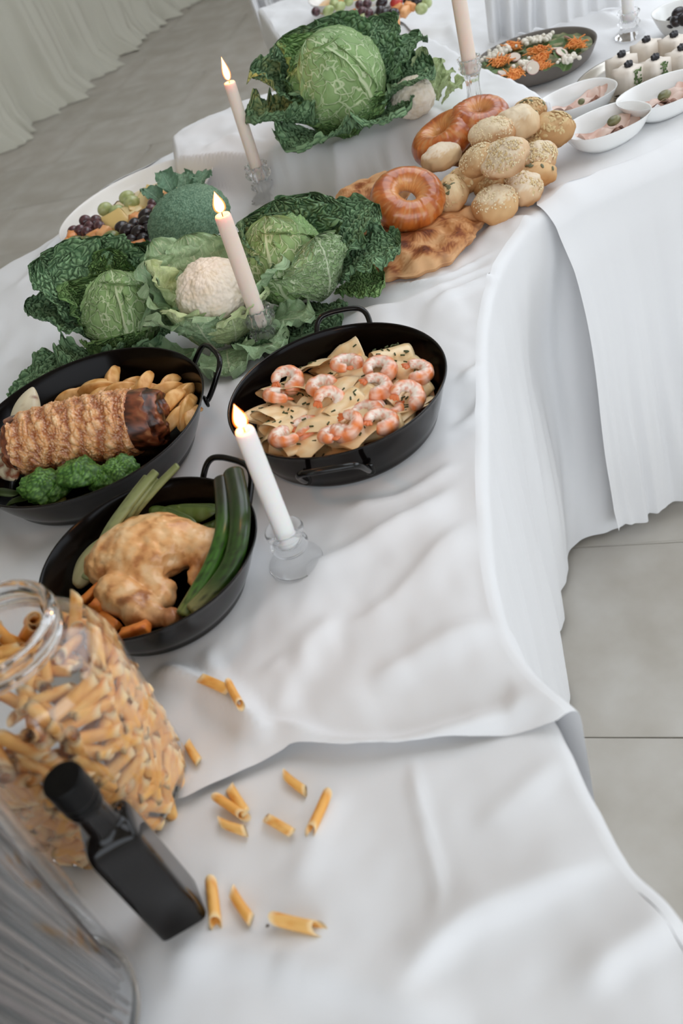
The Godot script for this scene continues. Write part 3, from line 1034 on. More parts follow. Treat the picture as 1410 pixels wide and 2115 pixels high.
# ---------- roast chicken with vegetables ----------
func chicken_dish() -> void:
	var cb := Vector3(-0.2346, 0.8000, -0.9287)
	var n := noise(FastNoiseLite.TYPE_SIMPLEX, 90.0, 21, 3)
	var big := noise(FastNoiseLite.TYPE_SIMPLEX, 28.0, 22, 2)
	var th0 := Vector3(-0.2749, 0.7900, -0.8809)
	var th1 := Vector3(-0.2494, 0.7900, -0.8385)
	var dr := Vector3(-0.2177, 0.7920, -0.8076)
	var rt0 := Vector3(-0.2059, 0.8050, -0.9221)
	var rt1 := Vector3(-0.1603, 0.8000, -0.8973)
	var rt2 := Vector3(-0.1845, 0.7850, -0.8632)
	var mid0 := Vector3(-0.2414, 0.7880, -0.8921)
	var mid1 := Vector3(-0.2230, 0.7850, -0.8487)
	var lf := Vector3(-0.2769, 0.7880, -0.9360)
	var neck0 := Vector3(-0.2402, 0.7950, -0.9745)
	var neck1 := Vector3(-0.2017, 0.8000, -0.9460)
	var tail := Vector3(-0.2170, 0.7870, -0.8644)
	var yaw := Basis(Vector3.UP, deg_to_rad(-14.0))
	var field := func(p: Vector3) -> float:
		var q: Vector3 = cb + (p - cb) * yaw
		var d := ell(q, cb, Vector3(0.060, 0.036, 0.050))
		d = smin(d, ell(p, lf, Vector3(0.034, 0.027, 0.032)), 0.022)
		d = smin(d, capsule(p, rt0, rt1, 0.029, 0.021), 0.014)
		d = smin(d, capsule(p, rt1, rt2, 0.017, 0.007), 0.010)
		d = smin(d, capsule(p, mid0, mid1, 0.021, 0.012), 0.012)
		d = smin(d, capsule(p, mid1, tail, 0.010, 0.011), 0.008)
		var leg := capsule(p, th0, th1, 0.026, 0.021)
		leg = smin(leg, capsule(p, th1, dr, 0.019, 0.0085), 0.010)
		leg = smin(leg, p.distance_to(dr + Vector3(0.004, 0.001, 0.001)) - 0.0115, 0.005)
		d = smin(d, leg, 0.0025)
		d = smin(d, capsule(p, neck0, neck1, 0.014, 0.006), 0.010)
		return d + 0.0011 * n.get_noise_3d(p.x, p.y, p.z) + 0.0028 * big.get_noise_3d(p.x, p.y, p.z)
	var skin := func(p: Vector3) -> Color:
		var k := n.get_noise_3d(p.x * 0.6, p.y * 0.6, p.z * 0.6) * 0.5 + big.get_noise_3d(p.x + 3.0, p.y, p.z) * 0.7
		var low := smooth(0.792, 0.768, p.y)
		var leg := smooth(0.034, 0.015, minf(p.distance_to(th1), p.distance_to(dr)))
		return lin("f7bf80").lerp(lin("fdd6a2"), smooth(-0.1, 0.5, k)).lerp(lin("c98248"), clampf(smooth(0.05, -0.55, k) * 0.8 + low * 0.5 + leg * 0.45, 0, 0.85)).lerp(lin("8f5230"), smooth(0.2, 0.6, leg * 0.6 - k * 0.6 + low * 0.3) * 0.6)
	var mb := nets(field, Vector3(-0.315, 0.752, -1.0), Vector3(-0.11, 0.845, -0.775), 0.0034, skin)
	for i in mb.v.size():
		mb.v[i] -= CHICK
	var bird := thing("roast_chicken", "whole roast chicken with pale golden skin and a browned drumstick", "chicken", Transform3D(Basis(), CHICK))
	var skin_m := coat(vmat(0.38, 0.5), 0.35, 0.22)
	part("body", mb.mesh(), skin_m, bird)
	var flap := MB.new()
	flap.blob(Vector3(0.012, 0.004, 0.007), 20, 12, func(d): return 0.3 * n.get_noise_3d(d.x * 0.02, d.y * 0.02, d.z * 0.02), null)
	part("skin_flap", flap.mesh(), mat("b06c3c", 0.45), bird, put(Vector3(-0.1993, 0.8080, -0.9374) - CHICK, 20, 10, 0))
	var bone := MB.new()
	bone.blob(Vector3(0.0085, 0.007, 0.0075), 20, 12, func(d): return 0.25 * n.get_noise_3d(d.x * 0.02, d.y * 0.02, d.z * 0.02), null)
	part("leg_bone", bone.mesh(), mat("6d3a20", 0.5), bird, put(dr + Vector3(0.010, 0.001, 0.002) - CHICK))
	# fennel with its stalks
	var fn := thing("fennel", "braised fennel with long pale green stalks reaching over the pan rim", "fennel", Transform3D(Basis(), CHICK))
	var stalk_m := vmat(0.4)
	var gn := noise(FastNoiseLite.TYPE_SIMPLEX, 120.0, 61, 2)
	var paint := func(u, v, p):
		var rib: float = 0.5 + 0.5 * sin(u * TAU * 9.0)
		return lin("a9ae7c").lerp(lin("6f7a48"), clampf(v * 1.1 - 0.1, 0, 1)).lerp(lin("8f9a66"), rib * 0.35).lerp(lin("5a5f38"), smooth(0.1, 0.6, gn.get_noise_3d(p.x * 0.3, p.y, p.z)) * 0.5)
	var ends := [[Vector3(-0.3129, 0.7900, -0.9251), Vector3(-0.2758, 0.8120, -0.9686), Vector3(-0.2423, 0.8320, -0.9848), Vector3(-0.2091, 0.8500, -0.9976)], [Vector3(-0.3030, 0.7960, -0.9271), Vector3(-0.2657, 0.8220, -0.9594), Vector3(-0.2306, 0.8420, -0.9759), Vector3(-0.1962, 0.8550, -0.9951)], [Vector3(-0.2970, 0.7880, -0.9460), Vector3(-0.2572, 0.8150, -0.9697), Vector3(-0.2235, 0.8360, -0.9815), Vector3(-0.1980, 0.8460, -0.9926)], [Vector3(-0.2870, 0.7860, -0.9569), Vector3(-0.2455, 0.8120, -0.9815), Vector3(-0.2073, 0.8380, -0.9830), Vector3(-0.1680, 0.8580, -0.9884)]]
	for k in 4:
		var s := MB.new()
		var pts := []
		for p: Vector3 in ends[k]:
			pts.append(p - CHICK)
		var r0: float = [0.0075, 0.0085, 0.0075, 0.007][k]
		s.tube(spline3(pts, 22), func(t): return r0 * (1.0 - 0.32 * t), 18, Transform3D(), paint, 0.75)
		part("stalk", s.mesh(), stalk_m, fn)
	var bulb := MB.new()
	var b0 := Vector3(-0.3323, 0.7820, -0.9253)
	var b1 := Vector3(-0.2800, 0.8020, -0.9681)
	bulb.grid(28, 20, func(u, v):
		var a: float = u * TAU
		var w: float = pow(sin(PI * clampf(0.08 + v * 0.80, 0, 1)), 0.7) * 0.0195 * (1.0 if v < 0.999 and v > 0.001 else 0.0)
		return Vector3(v * b0.distance_to(b1), w * 0.62 * sin(a) * (1.0 + 0.05 * sin(5 * a)), -w * cos(a)), true, func(u, v, p):
		return lin("cbbf94").lerp(lin("a4a672"), v).lerp(lin("8c8a5a"), (0.5 + 0.5 * sin(u * TAU * 8.0)) * 0.4).lerp(lin("b98a50"), smooth(0.12, 0.0, v) * 0.7))
	part("bulb", bulb.mesh(), mat("ffffff", 0.4), fn, along(b0 - CHICK, b1 - b0))
	(fn.get_child(-1) as MeshInstance3D).set_surface_override_material(0, stalk_m)
	# two braised leeks along the right side
	var leek_m := coat(vmat(0.35), 0.3, 0.2)
	var lk := [
		[[Vector3(-0.1214, 0.8420, -0.9534), Vector3(-0.1252, 0.8400, -0.9076), Vector3(-0.1334, 0.8320, -0.8720), Vector3(-0.1542, 0.8180, -0.8427), Vector3(-0.1771, 0.8080, -0.8196), Vector3(-0.1987, 0.8000, -0.7987)], 0.0105, "dark topped braised leek lying against the chicken", "2b2a1a", "447a28", "8f9852"],
		[[Vector3(-0.1056, 0.8460, -0.9532), Vector3(-0.1064, 0.8450, -0.8960), Vector3(-0.1145, 0.8360, -0.8576), Vector3(-0.1306, 0.8220, -0.8307), Vector3(-0.1541, 0.8120, -0.8124), Vector3(-0.1857, 0.8030, -0.7958)], 0.0125, "wide dark green leek against the right inner wall of the pan", "2a3b1a", "34571e", "aaa66c"],
	]
	for e in lk:
		var s := MB.new()
		s.tube(spline3(e[0], 44), func(t): return e[1] * (1.0 - 0.15 * t), 22, Transform3D(), func(u, v, p):
			var st: float = 0.5 + 0.5 * sin(u * TAU * 11.0 + 3.0 * gn.get_noise_3d(p.x * 0.2, p.y * 0.2, p.z * 0.2))
			var c: Color = lin(e[3]).lerp(lin(e[4]), smooth(0.12, 0.5, v)).lerp(lin(e[5]), smooth(0.72, 1.0, v))
			return c.lerp(lin("1a2410"), st * 0.55 + 0.4 * smooth(0.1, 0.5, gn.get_noise_3d(p.x * 0.5, p.y, p.z * 0.5))), 0.8)
		solo("leek", s.mesh(), leek_m, e[2], "leek")
	# snow peas
	var pea_m := coat(vmat(0.35), 0.3, 0.2)
	var pods := [[Vector3(-0.2245, 0.8020, -1.0020), Vector3(-0.1696, 0.8000, -0.9415), 0.0155, "snow pea pod with bulging peas, nearest of the pods behind the chicken"], [Vector3(-0.2087, 0.8000, -0.9940), Vector3(-0.1413, 0.8020, -0.9528), 0.013, "snow pea pod lying just behind the front one"], [Vector3(-0.1924, 0.8030, -0.9866), Vector3(-0.1367, 0.8000, -0.9614), 0.010, "slim snow pea pod at the back against the pan wall"], [Vector3(-0.1804, 0.7850, -0.9503), Vector3(-0.1417, 0.7900, -0.9481), 0.010, "snow pea pod half hidden beside the leeks"], [Vector3(-0.2586, 0.7850, -1.0054), Vector3(-0.2198, 0.7800, -0.9910), 0.012, "snow pea pod peeking out above the chicken breast"]]
	for e in pods:
		var s := MB.new()
		var d: Vector3 = e[1] - e[0]
		var L := d.length()
		s.grid(20, 40, func(u, v):
			var a: float = u * TAU
			var w: float = pow(maxf(0.0, sin(PI * v)), 0.55) * e[2]
			var bump: float = 0.0018 * pow(absf(sin(v * PI * 5.0)), 2.0) * exp(-pow(cos(a) * 1.6, 2.0))
			return Vector3(v * L, (w * 0.22 + bump) * sin(a), -w * cos(a) + 0.006 * sin(PI * v)), true, func(u, v, p):
			return lin("5f7434").lerp(lin("39501c"), smooth(0.5, 1.0, absf(cos(u * TAU)))).lerp(lin("8b9a55"), smooth(0.93, 1.0, cos(u * TAU))))
		solo("snow_pea", s.mesh(), pea_m, e[3], "snow pea", along(e[0], d, Vector3(0.15, 1, 0.75)), "snow peas beside the chicken")
	# pumpkin wedges
	var pm := coat(vmat(0.4), 0.2, 0.3)
	var pk := [[Vector3(-0.3061, 0.7900, -0.8934), Vector3(0.034, 0.018, 0.013), 30.0, 20.0, "pumpkin wedge with a dark orange edge under the fennel bulb"], [Vector3(-0.2958, 0.7900, -0.8702), Vector3(0.020, 0.022, 0.016), 60.0, 10.0, "upright orange pumpkin piece left of the drumstick"], [Vector3(-0.2887, 0.7850, -0.8435), Vector3(0.044, 0.016, 0.014), -55.0, 10.0, "long orange pumpkin wedge between the drumstick and the pan wall"], [Vector3(-0.2548, 0.8000, -0.7974), Vector3(0.034, 0.016, 0.020), -8.0, -8.0, "orange pumpkin piece at the front, below the drumstick"]]
	var r2 := RandomNumberGenerator.new()
	r2.seed = 5
	for e in pk:
		var s := MB.new()
		s.chunk(e[1], 0.16, r2, 0.0035)
		for i in s.c.size():
			s.c[i] = lin("e98a3a").lerp(lin("c45f1c"), smooth(-0.2, 0.5, gn.get_noise_3d(s.v[i].x * 0.5, s.v[i].y * 0.5, s.v[i].z * 0.5)))
		solo("pumpkin_piece", s.mesh(), pm, e[4], "pumpkin", put(e[0], e[2], e[3], 10.0), "pumpkin pieces beside the chicken")

# ---------- tube pasta with shrimp ----------
func pasta_dish() -> void:
	var c := PASTA
	var n := noise(FastNoiseLite.TYPE_SIMPLEX, 60.0, 71, 2)
	# thin sauce on the pan bottom
	var sauce := MB.new()
	sauce.grid(64, 20, func(u, v):
		var r: float = 0.122 * (1.0 - v)
		var a: float = u * TAU
		var q := Vector2(r * cos(a), r * sin(a))
		return Vector3(q.x, 0.034 + 0.012 * smooth(0.13, 0.0, r) + 0.004 * n.get_noise_2d(q.x * 0.7, q.y * 0.7) - 0.012 * smooth(0.10, 0.122, r), -q.y), true, func(u, v, p):
		return lin("b5653a").lerp(lin("d9a070"), smooth(-0.3, 0.4, n.get_noise_3d(p.x, p.y, p.z))))
	var so := solo("tomato_sauce", sauce.mesh(), coat(vmat(0.35), 0.4, 0.15), "orange tomato sauce showing between the pasta tubes", "sauce", Transform3D(Basis(), c))
	so.set_meta("kind", "stuff")
	# tubes: flattened, curled, whole
	var tubes := []
	for k in 5:
		var fx: float = [1.0, 1.06, 0.82, 1.12, 0.92][k]
		var fy: float = [0.30, 0.16, 0.62, 0.10, 0.42][k]
		var L: float = [0.060, 0.064, 0.054, 0.066, 0.060][k]
		var R := 0.0245
		var mb := MB.new()
		mb.grid(36, 22, func(u, v):
			var a: float = u * TAU
			var q: float = v * 2.0 - 1.0
			var inner := false
			var s := 0.0
			# outside from one end to the other, then back along the inside
			if v <= 0.5:
				s = v * 4.0 - 1.0
			else:
				s = 3.0 - v * 4.0
				inner = true
			var th := 0.0024 if inner else 0.0
			if absf(absf(s) - 1.0) < 0.01: th = 0.0012 if not inner else 0.0018
			var bend: float = [0.0, 0.006, 0.0, -0.005, 0.004][k]
			var open: float = 1.0 + 0.10 * s * s
			var x: float = (R * fx - th) * cos(a)
			var y: float = (R * fy * open - th) * sin(a) * (1.0 - 0.25 * pow(absf(cos(a)), 4.0))
			return Vector3(s * L * 0.5, y - bend * cos(s * 1.4) + 0.0012 * sin(x * 190.0 + k) * (1.0 if fy < 0.35 else 0.3), -x), true, func(u, v, p):
			return lin("fbe3b6").lerp(lin("f4cf96"), smooth(-0.3, 0.5, n.get_noise_3d(p.x + k, p.y, p.z))))
		tubes.append(mb.mesh())
	var pm := coat(vmat(0.36), 0.35, 0.16)
	# [pixel spot above the pan, kind, yaw, pitch, roll, height]
	var put_list := []
	var spots := [
		[Vector3(0.0300, 0.8120, -1.1792), 3, 62, -18, -28], [Vector3(0.0724, 0.8120, -1.1649), 1, 85, -22, 10], [Vector3(0.0593, 0.8080, -1.1899), 1, 30, 0, 5], [Vector3(0.1323, 0.8160, -1.1320), 2, 8, 0, -10], [Vector3(0.1731, 0.8060, -1.0894), 2, -65, 25, 0], [Vector3(0.1593, 0.8000, -1.1188), 4, 75, 20, 0],
		[Vector3(0.0067, 0.8120, -1.1481), 1, 70, 15, -18], [Vector3(-0.0329, 0.8080, -1.1666), 0, 35, 0, -20], [Vector3(0.0754, 0.8120, -1.1171), 3, 20, 0, 8], [Vector3(0.1351, 0.8080, -1.0980), 0, 15, 0, 10], [Vector3(0.1372, 0.8120, -1.0468), 4, 20, 0, 0],
		[Vector3(0.0401, 0.8160, -1.0893), 3, 55, -8, 5], [Vector3(0.0896, 0.8100, -1.0799), 1, -30, 5, 0], [Vector3(0.0597, 0.8180, -1.0560), 4, 32, 0, 4], [Vector3(0.0462, 0.8140, -1.0527), 2, 30, 0, 6], [Vector3(0.1402, 0.8100, -1.0243), 1, 30, -8, -14], [Vector3(0.1317, 0.8040, -1.0098), 3, 35, -5, -8],
		[Vector3(-0.0357, 0.8140, -1.0967), 0, 40, 0, -22], [Vector3(-0.0594, 0.8060, -1.1110), 3, 35, 5, -20], [Vector3(-0.0302, 0.8160, -1.0668), 4, 42, 0, -12], [Vector3(0.0074, 0.8100, -1.1006), 1, 5, 0, 10], [Vector3(0.0161, 0.8180, -1.0338), 3, -35, -4, 4], [Vector3(0.0613, 0.8100, -1.0298), 0, 5, 0, 0],
		[Vector3(0.1047, 0.8060, -1.0646), 4, -50, 10, 0], [Vector3(-0.0546, 0.8080, -1.0528), 2, 60, 10, 0], [Vector3(-0.0313, 0.8120, -1.0116), 0, 15, 0, -6], [Vector3(-0.0104, 0.8150, -1.0007), 3, 25, -6, 5], [Vector3(0.0246, 0.8060, -0.9983), 1, -20, 0, 10], [Vector3(0.0492, 0.8120, -0.9756), 3, 40, -8, -6], [Vector3(0.0821, 0.8100, -0.9971), 4, 0, 0, 0],
		[Vector3(0.1124, 0.8060, -0.9959), 0, -25, 0, -10], [Vector3(-0.0710, 0.8000, -1.0911), 0, 80, 0, 20], [Vector3(-0.0130, 0.8040, -1.1475), 1, -20, 0, 0], [Vector3(0.1144, 0.8040, -1.1179), 1, 40, 0, -6], [Vector3(0.0385, 0.8040, -1.0205), 4, 70, 0, 0], [Vector3(0.0133, 0.8040, -1.0879), 0, -50, 0, 0], [Vector3(-0.0441, 0.8060, -1.0218), 4, -30, 0, 0],
	]
	for s in spots:
		var at: Vector3 = s[0]
		var away := Vector2(at.x - c.x, at.z - c.z)
		if away.length() > 0.092:
			away = away.normalized() * 0.092
		at = Vector3(c.x + away.x, at.y - 0.004 * smooth(0.075, 0.092, away.length()), c.z + away.y)
		var xf := put(at, s[2], s[3], s[4])
		solo("pasta_tube", tubes[s[1]], pm, "wide flattened pasta tube in the round pan of shrimp", "pasta", xf, "pasta tubes in the shrimp pan")
		put_list.append(xf)
	# shrimp: a curled body in rings, with a tail fan
	var shrimps := []
	for k in 2:
		var t := thing("shrimp", "curled pink and white shrimp lying on the pasta tubes", "shrimp", Transform3D(), "shrimp on the pasta")
		var pts := []
		for j in 25:
			var a: float = -2.5 + j / 24.0 * ([4.9, 4.2][k])
			pts.append(Vector3(0.0125 * cos(a), 0.0012 * j / 24.0, -0.0125 * sin(a)))
		var b := MB.new()
		b.tube(pts, func(q): return 0.0098 * (1.0 - 0.45 * q) * (0.90 + 0.10 * absf(sin(q * PI * 6.0))) * (0.75 + 0.25 * smooth(0.0, 0.15, q)), 18, Transform3D(), func(u, v, p):
			var r := Vector2(p.x, p.z).length()
			var stripe: float = 0.5 + 0.5 * sin(v * PI * 12.0)
			var m: float = smooth(0.0095, 0.0165, r + 0.003 * n.get_noise_3d(p.x * 3, p.y * 3, p.z * 3)) * (0.45 + 0.55 * stripe)
			return lin("fbeee0").lerp(lin("f48a44"), m).lerp(lin("e06a24"), smooth(0.1, 0.5, n.get_noise_3d(p.x * 2.0 + 5, p.y * 2.0, p.z * 2.0)) * 0.6))
		part("body", b.mesh(), coat(vmat(0.32), 0.4, 0.15), t)
		var f := MB.new()
		var e: Vector3 = pts[-1]
		var d: Vector3 = (pts[-1] - pts[-2]).normalized()
		for w in [-0.5, 0.0, 0.5]:
			f.blob(Vector3(0.0055, 0.0014, 0.0026), 12, 8, null, null, Transform3D(along(Vector3(), d.rotated(Vector3.UP, w)).basis, e + d.rotated(Vector3.UP, w) * 0.004))
		part("tail", f.mesh(), mat("d9743c", 0.35), t)
		shrimps.append(t)
	var sp := [
		[Vector3(-0.0128, 0.8280, -1.1476), 0, 40, 20, 10], [Vector3(-0.0288, 0.8240, -1.1198), 1, 200, 10, 30], [Vector3(0.0687, 0.8300, -1.1331), 0, 120, 15, 0], [Vector3(0.1059, 0.8300, -1.0971), 0, 60, 12, 5], [Vector3(0.1496, 0.8260, -1.0690), 1, 10, 10, -10], [Vector3(0.0293, 0.8280, -1.1018), 0, 160, 5, 8], [Vector3(0.0301, 0.8320, -1.0586), 1, 80, 30, 30], [Vector3(0.0913, 0.8300, -1.0617), 1, 20, 15, -6],
		[Vector3(0.1230, 0.8280, -1.0223), 1, 70, 25, 20], [Vector3(0.0400, 0.8320, -0.9978), 0, 300, 20, 0], [Vector3(0.0875, 0.8240, -0.9735), 0, 30, 10, -10], [Vector3(0.0170, 0.8280, -0.9646), 1, 150, 20, 0], [Vector3(-0.0405, 0.8260, -1.0191), 1, 220, 5, 10], [Vector3(-0.0097, 0.8180, -1.0402), 0, 10, 0, 0], [Vector3(0.0674, 0.8180, -1.0279), 0, 90, 0, 0], [Vector3(0.0968, 0.8160, -1.0245), 1, 250, 0, 0],
	]
	var names := ["shrimp arched at the far left of the pan, near the rim", "small shrimp just below the far left one", "browned shrimp at the back of the pan under the far handle", "shrimp ring at the back middle, closest to the open tube", "white shrimp at the far right by the upright tube", "shrimp left of the middle with flecks of chive", "pale shrimp standing just below the left middle one", "large white shrimp right of the pan's centre", "shrimp at the right, leaning toward the rim", "pink coiled shrimp in front of the centre", "shrimp low at the front right near the rim", "shrimp lying nearest the front handle", "shrimp partly under a tube at the front left", "shrimp sunk between tubes left of the front coiled one", "shrimp sunk in the sauce at the middle", "shrimp half covered at the right of the middle"]
	for i in sp.size():
		var s: Array = sp[i]
		var q: Vector3 = s[0] - c
		var far := Vector2(q.x, q.z)
		if far.length() > 0.106:
			far = far.normalized() * 0.106
		var xf := put(c + Vector3(far.x, q.y - 0.004, far.y), s[2], s[3], s[4], 1.18)
		if i < 2:
			(shrimps[i] as Node3D).transform = xf
			shrimps[i].set_meta("label", names[i])
		else:
			copy(shrimps[s[1]], xf, names[i])
	# chopped chives on the flat faces
	var ch := MB.new()
	ch.tube([Vector3(-0.0027, 0, 0), Vector3(0, 0, 0), Vector3(0.0027, 0, 0)], func(_t): return 0.0011, 6)
	var places := []
	var r2 := RandomNumberGenerator.new()
	r2.seed = 17
	for i in put_list.size():
		var xf: Transform3D = put_list[i]
		var many: int = [13, 5, 8, 18][r2.randi() % 4]
		var k: int = spots[i][1]
		var fy: float = [0.30, 0.16, 0.62, 0.10, 0.42][k]
		for j in many:
			var a := r2.randf_range(0.5, 2.64)
			var y: float = 0.0245 * fy * sin(a) + 0.0009 - [0.0, 0.006, 0.0, -0.005, 0.004][k] * 0.85
			var q := Vector3(r2.randf_range(-0.026, 0.026), y, -0.0225 * cos(a))
			places.append(xf * Transform3D(Basis(Vector3.UP, r2.randf() * TAU), q))
	var cv := stuff("chopped_chives", ch.mesh(), mat("3f4a22", 0.6), places)
	tag(cv, "small green chopped chives scattered over the pasta and shrimp", "chives")

# ---------- glass jar of penne, dark bottle, tall glass ----------
const JAR := Vector3(-0.310, 0.7515, -0.640)
var penne_kinds := []

func make_penne() -> void:
	var n := noise(FastNoiseLite.TYPE_SIMPLEX, 80.0, 91, 2)
	for k in 3:
		var mb := MB.new()
		var L: float = [0.040, 0.043, 0.037][k]
		mb.grid(16, 12, func(u, v):
			var a: float = u * TAU
			var s := 0.0
			var r := 0.0053
			if v <= 0.5:
				s = v * 4.0 - 1.0
			else:
				s = 3.0 - v * 4.0
				r = 0.0039
			var bow: float = 0.0014 * cos(s * 1.3)
			return Vector3(s * L * 0.5 + 0.95 * r * cos(a), r * cos(a) * (1.0 + 0.02 * sin(10.0 * a)) + bow, -r * sin(a)), true, func(u, v, p):
			var c: Color = lin(["f8bd66", "f5b45c", "fac474"][k]).lerp(lin("ea9f48"), smooth(0.0, 0.6, n.get_noise_3d(p.x, p.y, p.z)))
			return c.lerp(lin("fbe6ba"), smooth(0.07, 0.0, absf(v - 0.5)) * 0.8 + smooth(0.07, 0.0, minf(v, 1.0 - v)) * 0.8))
		penne_kinds.append(mb.mesh())
	M.penne = vmat(0.45)

func _jar_r(y: float) -> float:
	if y < 0.02:
		return 0.078 + 0.010 * sin(clampf(y / 0.02, 0, 1) * PI / 2)
	if y < 0.160:
		return 0.088
	if y < 0.222:
		var t := (y - 0.160) / 0.062
		return lerpf(0.088, 0.0525, 1.0 - sqrt(maxf(0.0, 1.0 - t * t)) if t < 0.75 else 0.3386 + (t - 0.75) * 2.6456)
	return 0.0525

func jars() -> void:
	make_penne()
	var t := thing("storage_jar", "big open glass jar filled with dry penne, behind the dark bottle", "jar", Transform3D(Basis(), JAR))
	var g := MB.new()
	var prof := [Vector2(0.0, 0.0008), Vector2(0.060, 0.0008), Vector2(0.074, 0.0012)]
	for k in 13:
		prof.append(Vector2(_jar_r(0.002 + 0.018 * k / 12.0), 0.002 + 0.018 * k / 12.0))
	for k in range(1, 8):
		prof.append(Vector2(0.088, 0.02 + 0.14 * k / 7.0))
	for k in range(1, 17):
		prof.append(Vector2(_jar_r(0.160 + 0.0619 * k / 16.0), 0.160 + 0.0619 * k / 16.0))
	prof.append_array([Vector2(0.052, 0.226), Vector2(0.052, 0.234)])
	g.lathe(prof, 96)
	part("glass_body", g.mesh(), M.glass, t)
	# inner face of the thick wall
	var gi := MB.new()
	var pin := []
	for q: Vector2 in prof:
		if q.y > 0.004:
			pin.append(Vector2(q.x - 0.0032, q.y + (0.004 if q.y < 0.02 else 0.0)))
	gi.lathe(pin, 96)
	part("inner_face", gi.mesh(), M.glass, t)
	var ring := MB.new()
	ring.lathe([Vector2(0.0505, 0.2345), Vector2(0.0535, 0.2335), Vector2(0.0575, 0.2375), Vector2(0.0585, 0.2425), Vector2(0.0575, 0.248), Vector2(0.054, 0.2515), Vector2(0.0505, 0.2515), Vector2(0.048, 0.248), Vector2(0.0475, 0.242), Vector2(0.0485, 0.237), Vector2(0.0505, 0.2345)], 96)
	part("rim", ring.mesh(), M.crystal, t)
	var bead := MB.new()
	bead.lathe([Vector2(0.0525, 0.2245), Vector2(0.0555, 0.2255), Vector2(0.057, 0.2285), Vector2(0.0555, 0.2315), Vector2(0.0525, 0.2325), Vector2(0.0515, 0.2285), Vector2(0.0525, 0.2245)], 96)
	part("thread", bead.mesh(), M.crystal, t)
	var base := MB.new()
	base.lathe([Vector2(0, 0.001), Vector2(0.066, 0.001), Vector2(0.078, 0.004), Vector2(0.0835, 0.0085), Vector2(0.080, 0.0105), Vector2(0.06, 0.009), Vector2(0, 0.0085)], 96)
	part("thick_base", base.mesh(), M.crystal, t)
	# the penne in it, each one by itself: packed against the wall and heaped at the top
	var r2 := RandomNumberGenerator.new()
	r2.seed = 404
	var made := 0
	var rows := 15
	for j in rows:
		var y := 0.0165 + j * 0.0120
		var rad := _jar_r(y) - 0.0115
		if y > 0.16: rad -= 0.006
		var cnt := int(TAU * rad / 0.0245)
		for i in cnt:
			var a := (i + r2.randf_range(-0.25, 0.25) + 0.5 * (j & 1)) / cnt * TAU
			# the far side of the jar never shows: half the pieces there
			var facing := sin(a) * 0.85 + cos(a) * 0.5
			if facing < -0.25 and j < rows - 4:
				continue
			var q := Vector3(rad * cos(a), y + r2.randf_range(-0.004, 0.004), rad * sin(a))
			var tang := Vector3(-sin(a), 0, cos(a))
			var w := r2.randf_range(-1.5, 1.5)
			var d := tang * cos(w) + Vector3.UP * sin(w) + Vector3(cos(a), 0, sin(a)) * r2.randf_range(-0.35, 0.1)
			if y > 0.165:
				d -= Vector3(cos(a), 0, sin(a)) * 0.6 * absf(sin(w))
			solo("penne", penne_kinds[r2.randi() % 3], M.penne, "dry penne piece among many packed inside the glass jar", "penne", Transform3D(along(Vector3(), d, Vector3(cos(a), 0.2, sin(a))).basis.scaled(Vector3.ONE * 1.14), JAR + q), "penne inside the jar")
			made += 1
	for i in 26:
		var a := r2.randf() * TAU
		var rr := sqrt(r2.randf()) * 0.050
		var q := Vector3(rr * cos(a), 0.180 + r2.randf_range(0.0, 0.014) - 0.12 * maxf(0.0, rr * cos(a + 0.9)), rr * sin(a))
		solo("penne", penne_kinds[r2.randi() % 3], M.penne, "dry penne piece among many packed inside the glass jar", "penne", Transform3D(rot(r2.randf() * 360.0, r2.randf_range(-30, 30), r2.randf_range(-40, 40)), JAR + q), "penne inside the jar")
	for j in 6:
		for i in 16:
			var a := i * TAU / 16.0 + j
			var q := Vector3(0.052 * cos(a), 0.02 + j * 0.028, 0.052 * sin(a))
			if sin(a) * 0.85 + cos(a) * 0.5 < 0.0: continue
			solo("penne", penne_kinds[(i + j) % 3], M.penne, "dry penne piece among many packed inside the glass jar", "penne", Transform3D(rot(r2.randf() * 360.0, r2.randf_range(-40, 40), r2.randf_range(-60, 60)), JAR + q), "penne inside the jar")

	# dark square bottle
	var ca := Vector3(-0.2477, 0.7495, -0.4905)
	var bt := thing("bottle", "dark square glass oil bottle with a black cap in front of the jar", "bottle", Transform3D(Basis(Vector3.UP, deg_to_rad(12.0)) * Basis(Vector3(0, 0, 1), deg_to_rad(3.0)), ca))
	var b := MB.new()
	var hs := 0.0222
	# rounded square section lofted up: body, shoulder, neck
	var sec := [[0.0, 0.86, 9.0], [0.0012, 0.95, 9.0], [0.004, 1.0, 9.0], [0.02, 1.0, 9.0], [0.05, 1.0, 9.0], [0.09, 1.0, 9.0], [0.128, 1.0, 9.0], [0.136, 0.995, 8.0], [0.1415, 0.965, 7.0], [0.1455, 0.90, 6.0], [0.148, 0.80, 4.5], [0.150, 0.70, 3.0], [0.1525, 0.645, 2.2], [0.156, 0.62, 2.0], [0.168, 0.61, 2.0], [0.179, 0.61, 2.0], [0.1795, 0.66, 2.0], [0.1825, 0.67, 2.0], [0.184, 0.62, 2.0], [0.189, 0.60, 2.0], [0.190, 0.0, 2.0]]
	b.grid(96, sec.size(), func(u, v):
		var k := int(round(v * sec.size()))
		var a: float = u * TAU
		if k == 0:
			return Vector3(0, 0.0008, 0)
		var e: Array = sec[k - 1]
		var d := Vector2(cos(a), sin(a))
		var r: float = pow(pow(absf(d.x), e[2]) + pow(absf(d.y), e[2]), -1.0 / e[2]) * hs * e[1]
		return Vector3(d.x * r, e[0], -d.y * r), true)
	var bm := mat("0a0605", 0.04, 0.42)
	part("glass_body", b.mesh(), bm, bt)
	var cp := MB.new()
